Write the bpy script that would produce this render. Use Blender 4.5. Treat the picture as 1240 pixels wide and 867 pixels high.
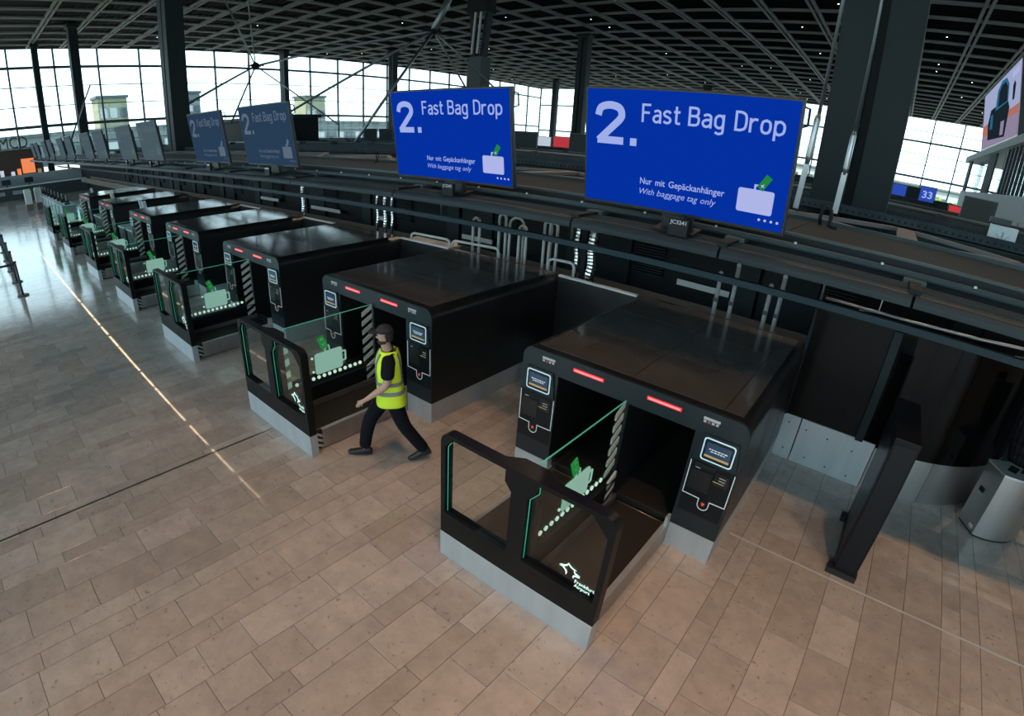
import bpy, bmesh, math, random
from mathutils import Matrix, Vector
random.seed(7)
PI = math.pi
SC = bpy.context.scene
COL = SC.collection
for o in list(bpy.data.objects): bpy.data.objects.remove(o)

# ------------------------------------------------------------------ camera
cd = bpy.data.cameras.new('camera'); cam = bpy.data.objects.new('camera', cd); COL.objects.link(cam); SC.camera = cam
cd.type = 'PANO'; cd.panorama_type = 'FISHEYE_LENS_POLYNOMIAL'; cd.fisheye_fov = 3.0
cd.sensor_fit = 'HORIZONTAL'; cd.sensor_width = 36; cd.sensor_height = 36*867/1240
cd.fisheye_polynomial_k0 = 0
cd.fisheye_polynomial_k1 = -0.053931667296931995
cd.fisheye_polynomial_k2 = -0.0001352982524951903
cd.fisheye_polynomial_k3 = 2.843531511948177e-05
cd.fisheye_polynomial_k4 = -3.8030724436660603e-07
cd.shift_x = 36.032/1240; cd.shift_y = 24.256/867
cd.clip_start = 0.05; cd.clip_end = 2000
R = ((0.7514221481666337, 0.6583227565322557, 0.04445113582816675),
     (-0.31979968533233477, 0.30444206731625995, 0.8972419901618189),
     (0.5771420245537328, -0.6884229629232121, 0.4392959226012055))
M = Matrix(R).transposed().to_4x4(); M.translation = (0, 0, 3.78); cam.matrix_world = M

# ------------------------------------------------------------------ world, sun, exposure
w = bpy.data.worlds.new('world'); SC.world = w; w.use_nodes = True
bg = w.node_tree.nodes['Background']; bg.inputs[0].default_value = (0.70, 0.89, 1.0, 1); bg.inputs[1].default_value = 3.5
SC.view_settings.view_transform = 'Standard'; SC.view_settings.look = 'None'
SC.view_settings.exposure = 0.0; SC.view_settings.gamma = 1.0
sd = bpy.data.lights.new('sun', 'SUN'); sd.energy = 14.0; sd.angle = math.radians(0.12); sd.color = (1.0, .80, .55)
sun = bpy.data.objects.new('sun', sd); COL.objects.link(sun)
SUN_EL = math.radians(64)
sun.rotation_euler = (PI/2 - SUN_EL, 0, 0)      # travels towards +Y and down
HX0, HX1, HY0, HY1, HZ = -74.0, 26.0, -10.0, 104.0, 15.0
ADDED_SLIT = 1.78 - HZ/math.tan(SUN_EL)
def portal(loc, rot, sx, sy):
    l = bpy.data.lights.new('window_portal', 'AREA'); l.shape = 'RECTANGLE'; l.size = sx; l.size_y = sy
    l.cycles.is_portal = True
    o = bpy.data.objects.new('window_portal', l); COL.objects.link(o); o.location = loc; o.rotation_euler = rot
portal((HX0-.3, 39, 9.5), (0, -PI/2, 0), 11, 130)
portal((-24, HY1+.3, 9.5), (-PI/2, 0, 0), 100, 11)
portal((HX1+.3, 62, 9.5), (0, PI/2, 0), 11, 84)
portal((-24, HY0-.3, 7.5), (PI/2, 0, 0), 100, 15)

# ------------------------------------------------------------------ materials
MATS = {}
def mat(name, col, rough=.5, metal=0., emit=None, es=0., spec=.5, coat=0.):
    if name in MATS: return MATS[name]
    m = bpy.data.materials.new(name); m.use_nodes = True
    b = m.node_tree.nodes['Principled BSDF']
    b.inputs['Base Color'].default_value = (*col, 1); b.inputs['Roughness'].default_value = rough
    b.inputs['Metallic'].default_value = metal; b.inputs['Specular IOR Level'].default_value = spec
    b.inputs['Coat Weight'].default_value = coat; b.inputs['Coat Roughness'].default_value = .08
    if emit: b.inputs['Emission Color'].default_value = (*emit, 1); b.inputs['Emission Strength'].default_value = es
    MATS[name] = m; return m
def noisy(name, c1, c2, scale, rough=(.4, .6), metal=0., stretch=None, spec=.5, bump=0.):
    m = mat(name, c1, rough[0], metal, spec=spec); nt = m.node_tree; b = nt.nodes['Principled BSDF']
    tc = nt.nodes.new('ShaderNodeTexCoord'); mp = nt.nodes.new('ShaderNodeMapping')
    if stretch: mp.inputs['Scale'].default_value = stretch
    n = nt.nodes.new('ShaderNodeTexNoise'); n.inputs['Scale'].default_value = scale; n.inputs['Detail'].default_value = 6
    r = nt.nodes.new('ShaderNodeValToRGB'); r.color_ramp.elements[0].position = .35; r.color_ramp.elements[1].position = .68
    r.color_ramp.elements[0].color = (*c1, 1); r.color_ramp.elements[1].color = (*c2, 1)
    nt.links.new(tc.outputs['Object'], mp.inputs[0]); nt.links.new(mp.outputs[0], n.inputs['Vector'])
    nt.links.new(n.outputs['Fac'], r.inputs[0]); nt.links.new(r.outputs[0], b.inputs['Base Color'])
    mr = nt.nodes.new('ShaderNodeMapRange'); mr.inputs['To Min'].default_value = rough[0]; mr.inputs['To Max'].default_value = rough[1]
    nt.links.new(n.outputs['Fac'], mr.inputs['Value']); nt.links.new(mr.outputs[0], b.inputs['Roughness'])
    if bump:
        bp = nt.nodes.new('ShaderNodeBump'); bp.inputs['Strength'].default_value = bump
        nt.links.new(n.outputs['Fac'], bp.inputs['Height']); nt.links.new(bp.outputs[0], b.inputs['Normal'])
    return m
def stone(name, joints):
    m = mat(name, (.33, .27, .225), .3); nt = m.node_tree; b = nt.nodes['Principled BSDF']; L = nt.links.new
    g = nt.nodes.new('ShaderNodeNewGeometry'); oi = nt.nodes.new('ShaderNodeObjectInfo')
    wn = nt.nodes.new('ShaderNodeTexWhiteNoise'); wn.noise_dimensions = '2D'
    cx = nt.nodes.new('ShaderNodeCombineXYZ'); L(g.outputs['Random Per Island'], cx.inputs[0]); L(oi.outputs['Random'], cx.inputs[1])
    L(cx.outputs[0], wn.inputs['Vector'])
    tint = nt.nodes.new('ShaderNodeValToRGB'); e = tint.color_ramp.elements
    e[0].color = (.395, .342, .305, 1); e[1].color = (.50, .445, .405, 1)
    e2 = tint.color_ramp.elements.new(.5); e2.color = (.45, .392, .352, 1)
    n1 = nt.nodes.new('ShaderNodeTexNoise'); n1.inputs['Scale'].default_value = 5.; n1.inputs['Detail'].default_value = 8; n1.inputs['Roughness'].default_value = .65
    n2 = nt.nodes.new('ShaderNodeTexNoise'); n2.inputs['Scale'].default_value = 22.; n2.inputs['Detail'].default_value = 3
    off = nt.nodes.new('ShaderNodeVectorMath'); off.operation = 'ADD'
    sc = nt.nodes.new('ShaderNodeVectorMath'); sc.operation = 'SCALE'; sc.inputs['Scale'].default_value = 13
    L(wn.outputs['Color'], sc.inputs[0]); L(g.outputs['Position'], off.inputs[0]); L(sc.outputs[0], off.inputs[1])
    L(off.outputs[0], n1.inputs['Vector']); L(off.outputs[0], n2.inputs['Vector'])
    r1 = nt.nodes.new('ShaderNodeMapRange'); r1.inputs['From Min'].default_value = .3; r1.inputs['From Max'].default_value = .7
    r1.inputs['To Min'].default_value = .82; r1.inputs['To Max'].default_value = 1.10; L(n1.outputs['Fac'], r1.inputs['Value'])
    r2 = nt.nodes.new('ShaderNodeMapRange'); r2.inputs['From Min'].default_value = .27; r2.inputs['From Max'].default_value = .36
    r2.inputs['To Min'].default_value = .62; r2.inputs['To Max'].default_value = 1.; L(n2.outputs['Fac'], r2.inputs['Value'])
    mu = nt.nodes.new('ShaderNodeMath'); mu.operation = 'MULTIPLY'; L(r1.outputs[0], mu.inputs[0]); L(r2.outputs[0], mu.inputs[1])
    vm = nt.nodes.new('ShaderNodeVectorMath'); vm.operation = 'SCALE'
    if joints:
        br = nt.nodes.new('ShaderNodeTexBrick'); br.inputs['Scale'].default_value = 1.
        br.inputs['Brick Width'].default_value = .63; br.inputs['Row Height'].default_value = .38; br.inputs['Mortar Size'].default_value = .006
        br.inputs['Color1'].default_value = (.49, .435, .395, 1); br.inputs['Color2'].default_value = (.41, .355, .317, 1); br.inputs['Mortar'].default_value = (.12, .1, .09, 1)
        mp = nt.nodes.new('ShaderNodeMapping'); mp.inputs['Rotation'].default_value = (0, 0, PI/2)
        L(g.outputs['Position'], mp.inputs[0]); L(mp.outputs[0], br.inputs['Vector']); L(br.outputs['Color'], vm.inputs[0])
    else:
        L(wn.outputs['Value'], tint.inputs[0]); L(tint.outputs[0], vm.inputs[0])
    L(mu.outputs[0], vm.inputs['Scale']); L(vm.outputs[0], b.inputs['Base Color'])
    r3 = nt.nodes.new('ShaderNodeMapRange'); r3.inputs['To Min'].default_value = .05; r3.inputs['To Max'].default_value = .17
    L(n1.outputs['Fac'], r3.inputs['Value']); L(r3.outputs[0], b.inputs['Roughness'])
    return m
def glass(name, tint=(.93, .97, .96), ior=1.45, rough=.02, power=5):
    m = bpy.data.materials.new(name); m.use_nodes = True; nt = m.node_tree; nt.nodes.clear(); MATS[name] = m
    out = nt.nodes.new('ShaderNodeOutputMaterial'); mx = nt.nodes.new('ShaderNodeMixShader')
    t = nt.nodes.new('ShaderNodeBsdfTransparent'); t.inputs[0].default_value = (*tint, 1)
    g = nt.nodes.new('ShaderNodeBsdfGlossy'); g.inputs['Roughness'].default_value = rough
    f = nt.nodes.new('ShaderNodeLayerWeight'); pw = nt.nodes.new('ShaderNodeMath'); pw.operation = 'POWER'; pw.inputs[1].default_value = power
    mr = nt.nodes.new('ShaderNodeMapRange'); mr.inputs['To Min'].default_value = ((ior-1)/(ior+1))**2; mr.inputs['To Max'].default_value = .9
    nt.links.new(f.outputs['Facing'], pw.inputs[0]); nt.links.new(pw.outputs[0], mr.inputs['Value'])
    nt.links.new(mr.outputs[0], mx.inputs[0]); nt.links.new(t.outputs[0], mx.inputs[1]); nt.links.new(g.outputs[0], mx.inputs[2])
    nt.links.new(mx.outputs[0], out.inputs[0]); return m
stone('stone_tile', False); stone('stone_far', True)
mat('joint', (.09, .075, .065), .8); mat('joint_metal', (.3, .28, .26), .35, 1.)
noisy('shell', (.0075, .0085, .009), (.014, .013, .0125), 2.2, (.26, .42), bump=.0)
noisy('top_plate', (.058, .056, .054), (.078, .075, .072), 2.5, (.07, .16))
mat('fascia', (.010, .017, .021), .32); mat('panel_dark', (.005, .0075, .0095), .3, spec=.3); mat('black_glass', (.0015, .0015, .0016), .10, spec=.14); mat('void', (.003, .003, .003), .7)
noisy('steel', (.50, .53, .55), (.57, .60, .62), 2., (.40, .5), .6, (3, 3, .5))
noisy('steel_dark', (.36, .35, .34), (.42, .41, .40), 2., (.32, .42), .9, (3, 3, .4))
mat('belt', (.016, .014, .013), .62); mat('rubber', (.008, .008, .008), .7)
noisy('gate_black', (.005, .006, .007), (.008, .008, .008), 4., (.33, .45), spec=.2)
mat('led_red', (.3, .01, .01), .4, emit=(1., .02, .03), es=1.1); mat('led_core', (.5, .2, .2), .4, emit=(1., .16, .16), es=1.6)
mat('ring_light', (.4, .5, .55), .3, emit=(.38, .60, .68), es=.6); mat('white_line', (.55, .58, .6), .5, emit=(.5, .52, .53), es=.22)
mat('lcd', (.01, .02, .04), .15, emit=(.035, .07, .12), es=.6); mat('lcd_tan', (.3, .2, .08), .3, emit=(.45, .30, .13), es=.5)
mat('lcd_text', (.5, .5, .5), .4, emit=(.5, .6, .7), es=.4)
mat('red_icon', (.4, .03, .02), .4, emit=(.75, .06, .03), es=.6); mat('sticker', (.45, .47, .48), .5); mat('sticker_red', (.5, .06, .05), .5)
mat('green_edge', (.05, .4, .25), .3, emit=(.06, .50, .31), es=.4); mat('green_edge_dim', (.05, .3, .2), .3, emit=(.10, .5, .36), es=.4)
mat('etched', (.35, .5, .43), .6, emit=(.24, .46, .36), es=.6); mat('etched_dot', (.6, .7, .62), .6, emit=(.58, .80, .62), es=.7)
mat('tag_green', (.01, .25, .04), .5, emit=(.01, .32, .06), es=.45); mat('stripe_white', (.50, .50, .45), .6); mat('print_white', (.65, .8, .72), .5, emit=(.6, .9, .75), es=.9)
glass('clear_glass', power=3.6); glass('green_glass', (.86, .95, .92)); glass('window_glass', (.93, .98, .98), 1.3)
glass('dark_glass', (.10, .13, .14), 1.4, .05)
mat('monitor_black', (.008, .011, .013), .35)
mat('screen_blue', (.0, .003, .02), .35, emit=(.0005, .026, .34), es=1., spec=.12); mat('screen_angle_dim', (.005, .015, .03), .25, emit=(.015, .040, .080), es=1., spec=.14); mat('screen_angle_faded', (.02, .03, .035), .25, emit=(.045, .07, .09), es=1., spec=.2); mat('text_angle_dim', (.1, .1, .12), .3, emit=(.10, .13, .185), es=1.); mat('text_angle_faded', (.1, .1, .12), .3, emit=(.06, .09, .112), es=1.); mat('screen_text', (.2, .2, .3), .3, emit=(.42, .48, .86), es=1.)
mat('screen_green', (.02, .2, .05), .4, emit=(.02, .30, .05), es=1.); mat('screen_white', (.3, .3, .4), .4, emit=(.48, .50, .80), es=1.)
noisy('gantry', (.017, .027, .032), (.028, .040, .046), 1.5, (.4, .55), 0., (.4, 3, 3), spec=.15)
mat('gantry_light', (.05, .075, .085), .45, spec=.2); mat('gantry_panel', (.040, .050, .058), .7, spec=.05); mat('gantry_dark', (.009, .014, .017), .5, spec=.15)
mat('truss', (.20, .20, .205), .6, spec=.1); noisy('tray', (.03, .042, .047), (.048, .062, .068), 3., (.55, .7), .0, spec=.1)
mat('blue_beam', (.028, .050, .062), .5, spec=.2); mat('chrome', (.68, .70, .70), .18, 1.); mat('pipe', (.45, .46, .46), .35, .9)
mat('duct', (.6, .62, .62), .22, 1.); mat('white_paint', (.42, .42, .41), .5); mat('belt_navy', (.008, .014, .04), .6); mat('stile_metal', (.50, .53, .54), .35, .3); mat('brown_side', (.16, .125, .10), .5, .3); mat('white_dot', (.6, .65, .68), .4)
mat('column', (.007, .0135, .016), .55, spec=.25); mat('column_web', (.004, .006, .007), .6, spec=.2)
mat('ceiling_dark', (.0035, .005, .006), .9, spec=.1); mat('beam', (.135, .16, .165), .6, .0, spec=.25); mat('mullion', (.045, .06, .065), .5)
mat('concrete', (.62, .64, .62), .8); mat('wall_plain', (.07, .08, .085), .8); mat('brown_wall', (.06, .038, .028), .7)
mat('cable', (.16, .19, .2), .35, .7); mat('lamp_glow', (1, .9, .8), .5, emit=(1, .82, .62), es=6.); mat('dot_glow', (1, 1, 1), .5, emit=(.9, 1, 1), es=3.)
mat('skin', (.46, .27, .20), .5); mat('black_cloth', (.007, .0075, .009), .9, spec=.15); mat('trouser', (.006, .007, .010), .9, spec=.15); mat('cap', (.017, .0165, .017), .8)
mat('hivis', (.66, .88, .03), .7, emit=(.35, .5, .0), es=.05); mat('reflective', (.22, .24, .24), .5); mat('hair', (.03, .022, .018), .8); mat('shoe', (.010, .010, .010), .5); mat('sole', (.03, .03, .03), .7)
mat('counter_grey', (.27, .31, .33), .5); mat('counter_top', (.62, .70, .72), .4); mat('counter_dark', (.03, .04, .045), .5); mat('grey_panel', (.030, .044, .05), .6, spec=.1)
mat('red_screen', (.3, .02, .02), .4, emit=(.5, .02, .03), es=.8); mat('blue_sign', (.01, .04, .3), .4, emit=(.01, .05, .42), es=.8); mat('orange_screen', (.4, .1, .03), .4, emit=(.8, .22, .08), es=1.)
mat('white_screen', (.5, .5, .55), .4, emit=(.6, .65, .75), es=.7)
mat('ground_out', (.22, .23, .22), .9); mat('far_wall', (.075, .10, .105), .8); mat('far_dark', (.03, .05, .058), .6); mat('far_light', (.26, .30, .31), .6); mat('far_yellow', (.15, .165, .105), .8); mat('leaf', (.10, .17, .06), .8)
mat('led_sky', (.3, .3, .4), .4, emit=(.30, .34, .50), es=1., spec=.08); mat('led_ground', (.4, .2, .18), .4, emit=(.42, .15, .13), es=1., spec=.08); mat('led_dark', (.02, .03, .04), .4, emit=(.012, .022, .032), es=1., spec=.08); mat('led_blue', (.02, .1, .2), .4, emit=(.03, .20, .34), es=1., spec=.08); mat('led_path', (.3, .3, .35), .4, emit=(.22, .19, .27), es=1., spec=.08)

def glow(name, col):
    m = MATS.get(name) or mat(name, col); nt = m.node_tree; nt.nodes.clear()
    o = nt.nodes.new('ShaderNodeOutputMaterial'); e = nt.nodes.new('ShaderNodeEmission'); e.inputs[0].default_value = (*col, 1); nt.links.new(e.outputs[0], o.inputs[0])
glow('screen_blue', (.001, .030, .345)); glow('screen_angle_dim', (.020, .046, .088)); glow('screen_angle_faded', (.062, .098, .118)); glow('text_angle_dim', (.10, .135, .19)); glow('text_angle_faded', (.085, .125, .15))
glow('screen_text', (.34, .42, .80)); glow('screen_white', (.42, .46, .80)); glow('screen_green', (.015, .22, .045))
glow('led_sky', (.34, .38, .58)); glow('led_ground', (.42, .15, .13)); glow('led_dark', (.010, .018, .026)); glow('led_blue', (.02, .13, .24)); glow('led_path', (.26, .22, .33))
# ------------------------------------------------------------------ mesh helpers
class MB:
    def __init__(s): s.v = []; s.f = []; s.sm = set()
    def box(s, x0, x1, y0, y1, z0, z1):
        n = len(s.v)
        s.v += [(x0,y0,z0),(x1,y0,z0),(x1,y1,z0),(x0,y1,z0),(x0,y0,z1),(x1,y0,z1),(x1,y1,z1),(x0,y1,z1)]
        s.f += [tuple(n+i for i in q) for q in ((0,3,2,1),(4,5,6,7),(0,1,5,4),(1,2,6,5),(2,3,7,6),(3,0,4,7))]; return s
    def quad(s, *p):
        n = len(s.v); s.v += list(p); s.f.append(tuple(range(n, n+len(p)))); return s
    def prism(s, pts, d0, d1, axis='y'):
        # pts in plane perpendicular to axis: y -> (x,z); x -> (y,z); z -> (x,y)
        n = len(s.v); k = len(pts)
        for d in (d0, d1):
            for a, b in pts: s.v.append({'y': (a,d,b), 'x': (d,a,b), 'z': (a,b,d)}[axis])
        s.f += [tuple(range(n+k-1, n-1, -1)), tuple(range(n+k, n+2*k))]
        for i in range(k): j = (i+1) % k; s.f.append((n+i, n+j, n+k+j, n+k+i))
        return s
    def tube(s, pts, r, seg=8, closed=False, smooth=True):
        pts = [Vector(p) for p in pts]; n0 = len(s.v); k = len(pts); up = None
        for i, p in enumerate(pts):
            a = pts[i-1] if (i > 0 or closed) else p; b = pts[(i+1) % k] if (i < k-1 or closed) else p
            t = (b-a).normalized()
            if up is None: up = Vector((0,0,1)) if abs(t.z) < .9 else Vector((1,0,0))
            x = t.cross(up).normalized(); y = x.cross(t).normalized(); up = y
            rr = r[i] if isinstance(r, (list, tuple)) else r
            for q in range(seg):
                an = 2*PI*q/seg; s.v.append(tuple(p + x*(rr*math.cos(an)) + y*(rr*math.sin(an))))
        m = k if closed else k-1
        for i in range(m):
            for q in range(seg):
                a = n0+i*seg+q; b = n0+i*seg+(q+1) % seg; c = n0+((i+1) % k)*seg+(q+1) % seg; d = n0+((i+1) % k)*seg+q
                if smooth: s.sm.add(len(s.f))
                s.f.append((a, b, c, d))
        if not closed:
            s.f.append(tuple(range(n0+seg-1, n0-1, -1))); s.f.append(tuple(range(n0+(k-1)*seg, n0+k*seg)))
        return s
    def bar(s, a, b, w, h):
        a, b = Vector(a), Vector(b); t = (b-a).normalized(); up = Vector((0,0,1)) if abs(t.z) < .95 else Vector((0,1,0))
        x = t.cross(up).normalized()*w/2; y = x.cross(t).normalized()*h/2; n = len(s.v)
        for p in (a, b): s.v += [tuple(p-x-y), tuple(p+x-y), tuple(p+x+y), tuple(p-x+y)]
        s.f += [tuple(n+i for i in q) for q in ((3,2,1,0),(4,5,6,7),(0,1,5,4),(1,2,6,5),(2,3,7,6),(3,0,4,7))]; return s
    def disc(s, c, r, axis, th, seg=14):
        pts = [(r*math.cos(2*PI*i/seg), r*math.sin(2*PI*i/seg)) for i in range(seg)]
        o = {'x': (c[1],c[2]), 'y': (c[0],c[2]), 'z': (c[0],c[1])}[axis]; d = {'x': c[0], 'y': c[1], 'z': c[2]}[axis]
        return s.prism([(o[0]+a, o[1]+b) for a, b in pts], d-th/2, d+th/2, axis)
    def loft(s, rings, cap=True, smooth=True):
        n0 = len(s.v); k = len(rings[0])
        for r in rings: s.v += [tuple(p) for p in r]
        for i in range(len(rings)-1):
            for q in range(k):
                if smooth: s.sm.add(len(s.f))
                s.f.append((n0+i*k+q, n0+i*k+(q+1) % k, n0+(i+1)*k+(q+1) % k, n0+(i+1)*k+q))
        if cap: s.f.append(tuple(range(n0+k-1, n0-1, -1))); s.f.append(tuple(range(n0+(len(rings)-1)*k, n0+len(rings)*k)))
        return s
    def build(s, name, m, parent=None, loc=None, bevel=0., rot=None):
        me = bpy.data.meshes.new(name); me.from_pydata(s.v, [], s.f); me.update()
        for i in s.sm: me.polygons[i].use_smooth = True
        return link(name, me, m, parent, loc, bevel, rot)
def link(name, me, m, parent=None, loc=None, bevel=0., rot=None):
    if m and not me.materials: me.materials.append(MATS[m])
    o = bpy.data.objects.new(name, me); COL.objects.link(o)
    if parent: o.parent = parent
    if loc: o.location = loc
    if rot: o.rotation_euler = rot
    if bevel:
        b = o.modifiers.new('bevel', 'BEVEL'); b.width = bevel; b.segments = 2; b.limit_method = 'ANGLE'
    return o
def smooth_angle(o, deg=32):
    me = o.data
    for p in me.polygons: p.use_smooth = True
    me.set_sharp_from_angle(angle=math.radians(deg)); return o
def thing(name, label, cat, loc=(0,0,0), rotz=0, group=None, rot=None):
    o = bpy.data.objects.new(name, None); COL.objects.link(o); o.location = loc; o.rotation_euler = rot or (0,0,rotz)
    o.empty_display_size = .1
    return tag(o, label, cat, group)
def tag(o, label, cat, group=None):
    o['label'] = label; o['category'] = cat
    if group: o['group'] = group
    return o
def struct(o): o['kind'] = 'structure'; return o
def dup(o, parent=None, skip=()):
    c = o.copy(); COL.objects.link(c); c.parent = parent
    for ch in list(o.children):
        if ch.name.split('.')[0] not in skip: dup(ch, c, skip)
    return c
def rrect(x0, x1, z0, z1, r, n=5):
    out = []
    for cx, cz, a0 in ((x1-r, z1-r, 0), (x0+r, z1-r, PI/2), (x0+r, z0+r, PI), (x1-r, z0+r, 1.5*PI)):
        for i in range(n+1): a = a0+i*PI/2/n; out.append((cx+r*math.cos(a), cz+r*math.sin(a)))
    return out
def curve_mesh(setup):
    cu = setup(); o = bpy.data.objects.new('tmp', cu); COL.objects.link(o)
    bpy.context.view_layer.update(); dg = bpy.context.evaluated_depsgraph_get()
    me = bpy.data.meshes.new_from_object(o.evaluated_get(dg)); bpy.data.objects.remove(o); bpy.data.curves.remove(cu)
    me.materials.clear(); return me
def plate(name, outer, holes, y0, y1, m, parent=None, axis='y', bevel=0.):
    """flat plate with holes, outline in (x,z), thickness y0..y1 (axis 'x': outline (y,z), thickness along x)"""
    def setup():
        cu = bpy.data.curves.new('tmpc', 'CURVE'); cu.dimensions = '2D'; cu.fill_mode = 'BOTH'; cu.extrude = (y1-y0)/2
        for pts in [outer]+list(holes):
            sp = cu.splines.new('POLY'); sp.points.add(len(pts)-1); sp.use_cyclic_u = True
            for i, (a, b) in enumerate(pts): sp.points[i].co = (a, b, 0, 1)
        return cu
    me = curve_mesh(setup); yc = (y0+y1)/2
    for v in me.vertices:
        a, b, c = v.co; v.co = (a, yc-c, b) if axis == 'y' else (yc+c, a, b)
    me.update(); return link(name, me, m, parent, bevel=bevel)
TXT = {}
def text_mesh(s, size, sx=1., shear=0., bold=0., align='LEFT'):
    key = (s, size, sx, shear, bold, align)
    if key in TXT: return TXT[key]
    def setup():
        cu = bpy.data.curves.new('tmpt', 'FONT'); cu.body = s; cu.size = size; cu.shear = shear; cu.offset = bold; cu.align_x = align; cu.resolution_u = 3
        return cu
    me = curve_mesh(setup)
    for v in me.vertices: v.co = (v.co.x*sx, 0, v.co.y)
    me.update(); TXT[key] = me; return me
def fit_text(s, width, cap, **k):
    """text mesh scaled to a given width and cap height, origin at left of baseline, in the x-z plane"""
    me = text_mesh(s, 1., **k).copy(); xs = [v.co.x for v in me.vertices]
    x0, x1 = min(xs), max(xs)
    for v in me.vertices: v.co = ((v.co.x-x0)/(x1-x0)*width, 0, v.co.z*cap/.70)
    me.update(); return me

GL = {'F': (.44, [[(0,0),(0,1)], [(0,.935),(.42,.935)], [(0,.52),(.37,.52)]]),
 'a': (.42, [[(.37,0),(.37,.48),(.33,.61),(.20,.655),(.06,.60)], [(.37,.39),(.17,.385),(.04,.30),(.03,.15),(.13,.05),(.26,.07),(.37,.17)]]),
 's': (.40, [[(.35,.58),(.25,.65),(.12,.65),(.03,.56),(.05,.44),(.18,.37),(.31,.30),(.36,.18),(.28,.07),(.14,.05),(.02,.11)]]),
 't': (.34, [[(.13,.92),(.13,.18),(.18,.07),(.32,.065)], [(0,.65),(.32,.65)]]),
 'B': (.46, [[(0,0),(0,1)], [(0,.935),(.24,.935),(.37,.87),(.38,.64),(.26,.53),(0,.53)], [(.24,.53),(.39,.46),(.42,.28),(.37,.12),(.24,.065),(0,.065)]]),
 'g': (.42, [[(.37,.47),(.30,.62),(.16,.655),(.04,.54),(.02,.35),(.04,.16),(.16,.05),(.30,.08),(.37,.23)], [(.37,.70),(.37,-.10),(.30,-.22),(.18,-.25),(.05,-.20)]]),
 'D': (.46, [[(0,0),(0,1)], [(0,.935),(.20,.935),(.36,.84),(.41,.65),(.41,.35),(.36,.16),(.20,.065),(0,.065)]]),
 'r': (.30, [[(0,0),(0,.70)], [(0,.46),(.08,.60),(.16,.65),(.27,.64)]]),
 'o': (.42, [[(.19,.655),(.06,.58),(.02,.42),(.02,.28),(.06,.12),(.19,.05),(.32,.12),(.36,.28),(.36,.42),(.32,.58),(.19,.655)]]),
 'p': (.42, [[(0,.70),(0,-.27)], [(0,.47),(.07,.62),(.20,.655),(.33,.54),(.36,.35),(.33,.16),(.20,.05),(.07,.08),(0,.23)]]),
 '2': (.50, [[(.03,.70),(.07,.86),(.21,.925),(.36,.87),(.41,.72),(.36,.55),(.05,.075)], [(.02,.075),(.45,.075)]]), '.': (.2, [[(.0,.075),(.15,.075)]])}
def stroke_text(word, width, cap, wt, gap=.13):
    '''lettering drawn with strokes of constant weight (x-z plane, origin at left of baseline); returns one mesh'''
    b = MB(); x = 0
    tot = sum(GL[c][0]+gap for c in word)-gap
    k = width/tot
    for c in word:
        for st in GL[c][1]:
            P = [Vector(p) for p in st]; Q = [P[0]]
            if len(P) == 2: Q = P
            else:
                for i in range(len(P)-1):
                    p0, p1, p2, p3 = P[max(i-1, 0)], P[i], P[i+1], P[min(i+2, len(P)-1)]
                    straight = (p1-p2).length > .38
                    for q in range(1, 5):
                        t = q/4
                        Q.append(p1.lerp(p2, t) if straight else .5*((2*p1)+(p2-p0)*t+(2*p0-5*p1+4*p2-p3)*t*t+(3*p1-p0-3*p2+p3)*t**3))
            pts = [((x+q.x)*k, q.y*cap) for q in Q]
            for i in range(len(pts)-1):
                p, q = Vector(pts[i]), Vector(pts[i+1]); d = q-p; L = d.length
                if L < 1e-6: continue
                d /= L; n = Vector((-d.y, d.x))*wt*cap/2; e = d*wt*cap*.16 if len(pts) > 2 else d*0
                b.prism([tuple(p-e-n), tuple(q+e-n), tuple(q+e+n), tuple(p-e+n)], -.0008, .0008)
        x += GL[c][0]+gap
    me = bpy.data.meshes.new('lettering'); me.from_pydata(b.v, [], b.f); return me
# ================================================================== SETTING
# ---- floor
fl = struct(MB().quad((HX0,HY0,-.012),(HX1,HY0,-.012),(HX1,HY1,-.012),(HX0,HY1,-.012)).build('floor', 'stone_far'))
fb = MB().box(-56, 6, -3, 8.95, -.011, -.006).build('joint_bed', 'joint', fl)
cols = []; x = 6.0; k = 0
pat = (.40, .20, .40, .40, .20, .36)
while x > -55.5:
    wd = pat[random.randrange(6)]; cols.append((x-wd, x)); x -= wd
tiles = []
for (xa, xb) in cols:
    y = -3 + random.random()*.6
    while y < 8.9:
        ln = random.choice((.63, .63, .63, .42, .84)); tiles.append((xa, xb, y, min(y+ln, 8.95))); y += ln
def tile_rank(t):
    cx, cy = (t[0]+t[1])/2, (t[2]+t[3])/2
    d = math.hypot(cx, cy, 3.78); dx, dy, dz = cx/d, cy/d, -3.78/d
    xx = dx*R[0][0]+dy*R[0][1]+dz*R[0][2]; yy = dx*R[1][0]+dy*R[1][1]+dz*R[1][2]; zz = -(dx*R[2][0]+dy*R[2][1]+dz*R[2][2])
    if zz < .5 or xx < -.85 or yy < -.62 or xx/zz > 1.6: return 1e9
    if cy > 4.3 and cx < -.4: return 1e9
    return d**3/((t[1]-t[0])*(t[3]-t[2]))
order = sorted(tiles, key=tile_rank); near = order[:300]; rest = order[300:]
TM = {}
def tile_mesh(wd, ln):
    key = (round(wd, 3), round(ln, 3))
    if key not in TM:
        b = MB(); g = .0022; c = .002
        lo = [(-wd/2+g,-ln/2+g),(wd/2-g,-ln/2+g),(wd/2-g,ln/2-g),(-wd/2+g,ln/2-g)]
        b.loft([[(a*1., c_, -.008) for a, c_ in lo], [(a, c_, -.002) for a, c_ in lo], [(a-math.copysign(c, a), c_-math.copysign(c, c_), 0) for a, c_ in lo]], smooth=False)
        me = bpy.data.meshes.new('tile'); me.from_pydata(b.v, [], b.f); me.materials.append(MATS['stone_tile']); TM[key] = me
    return TM[key]
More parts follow.
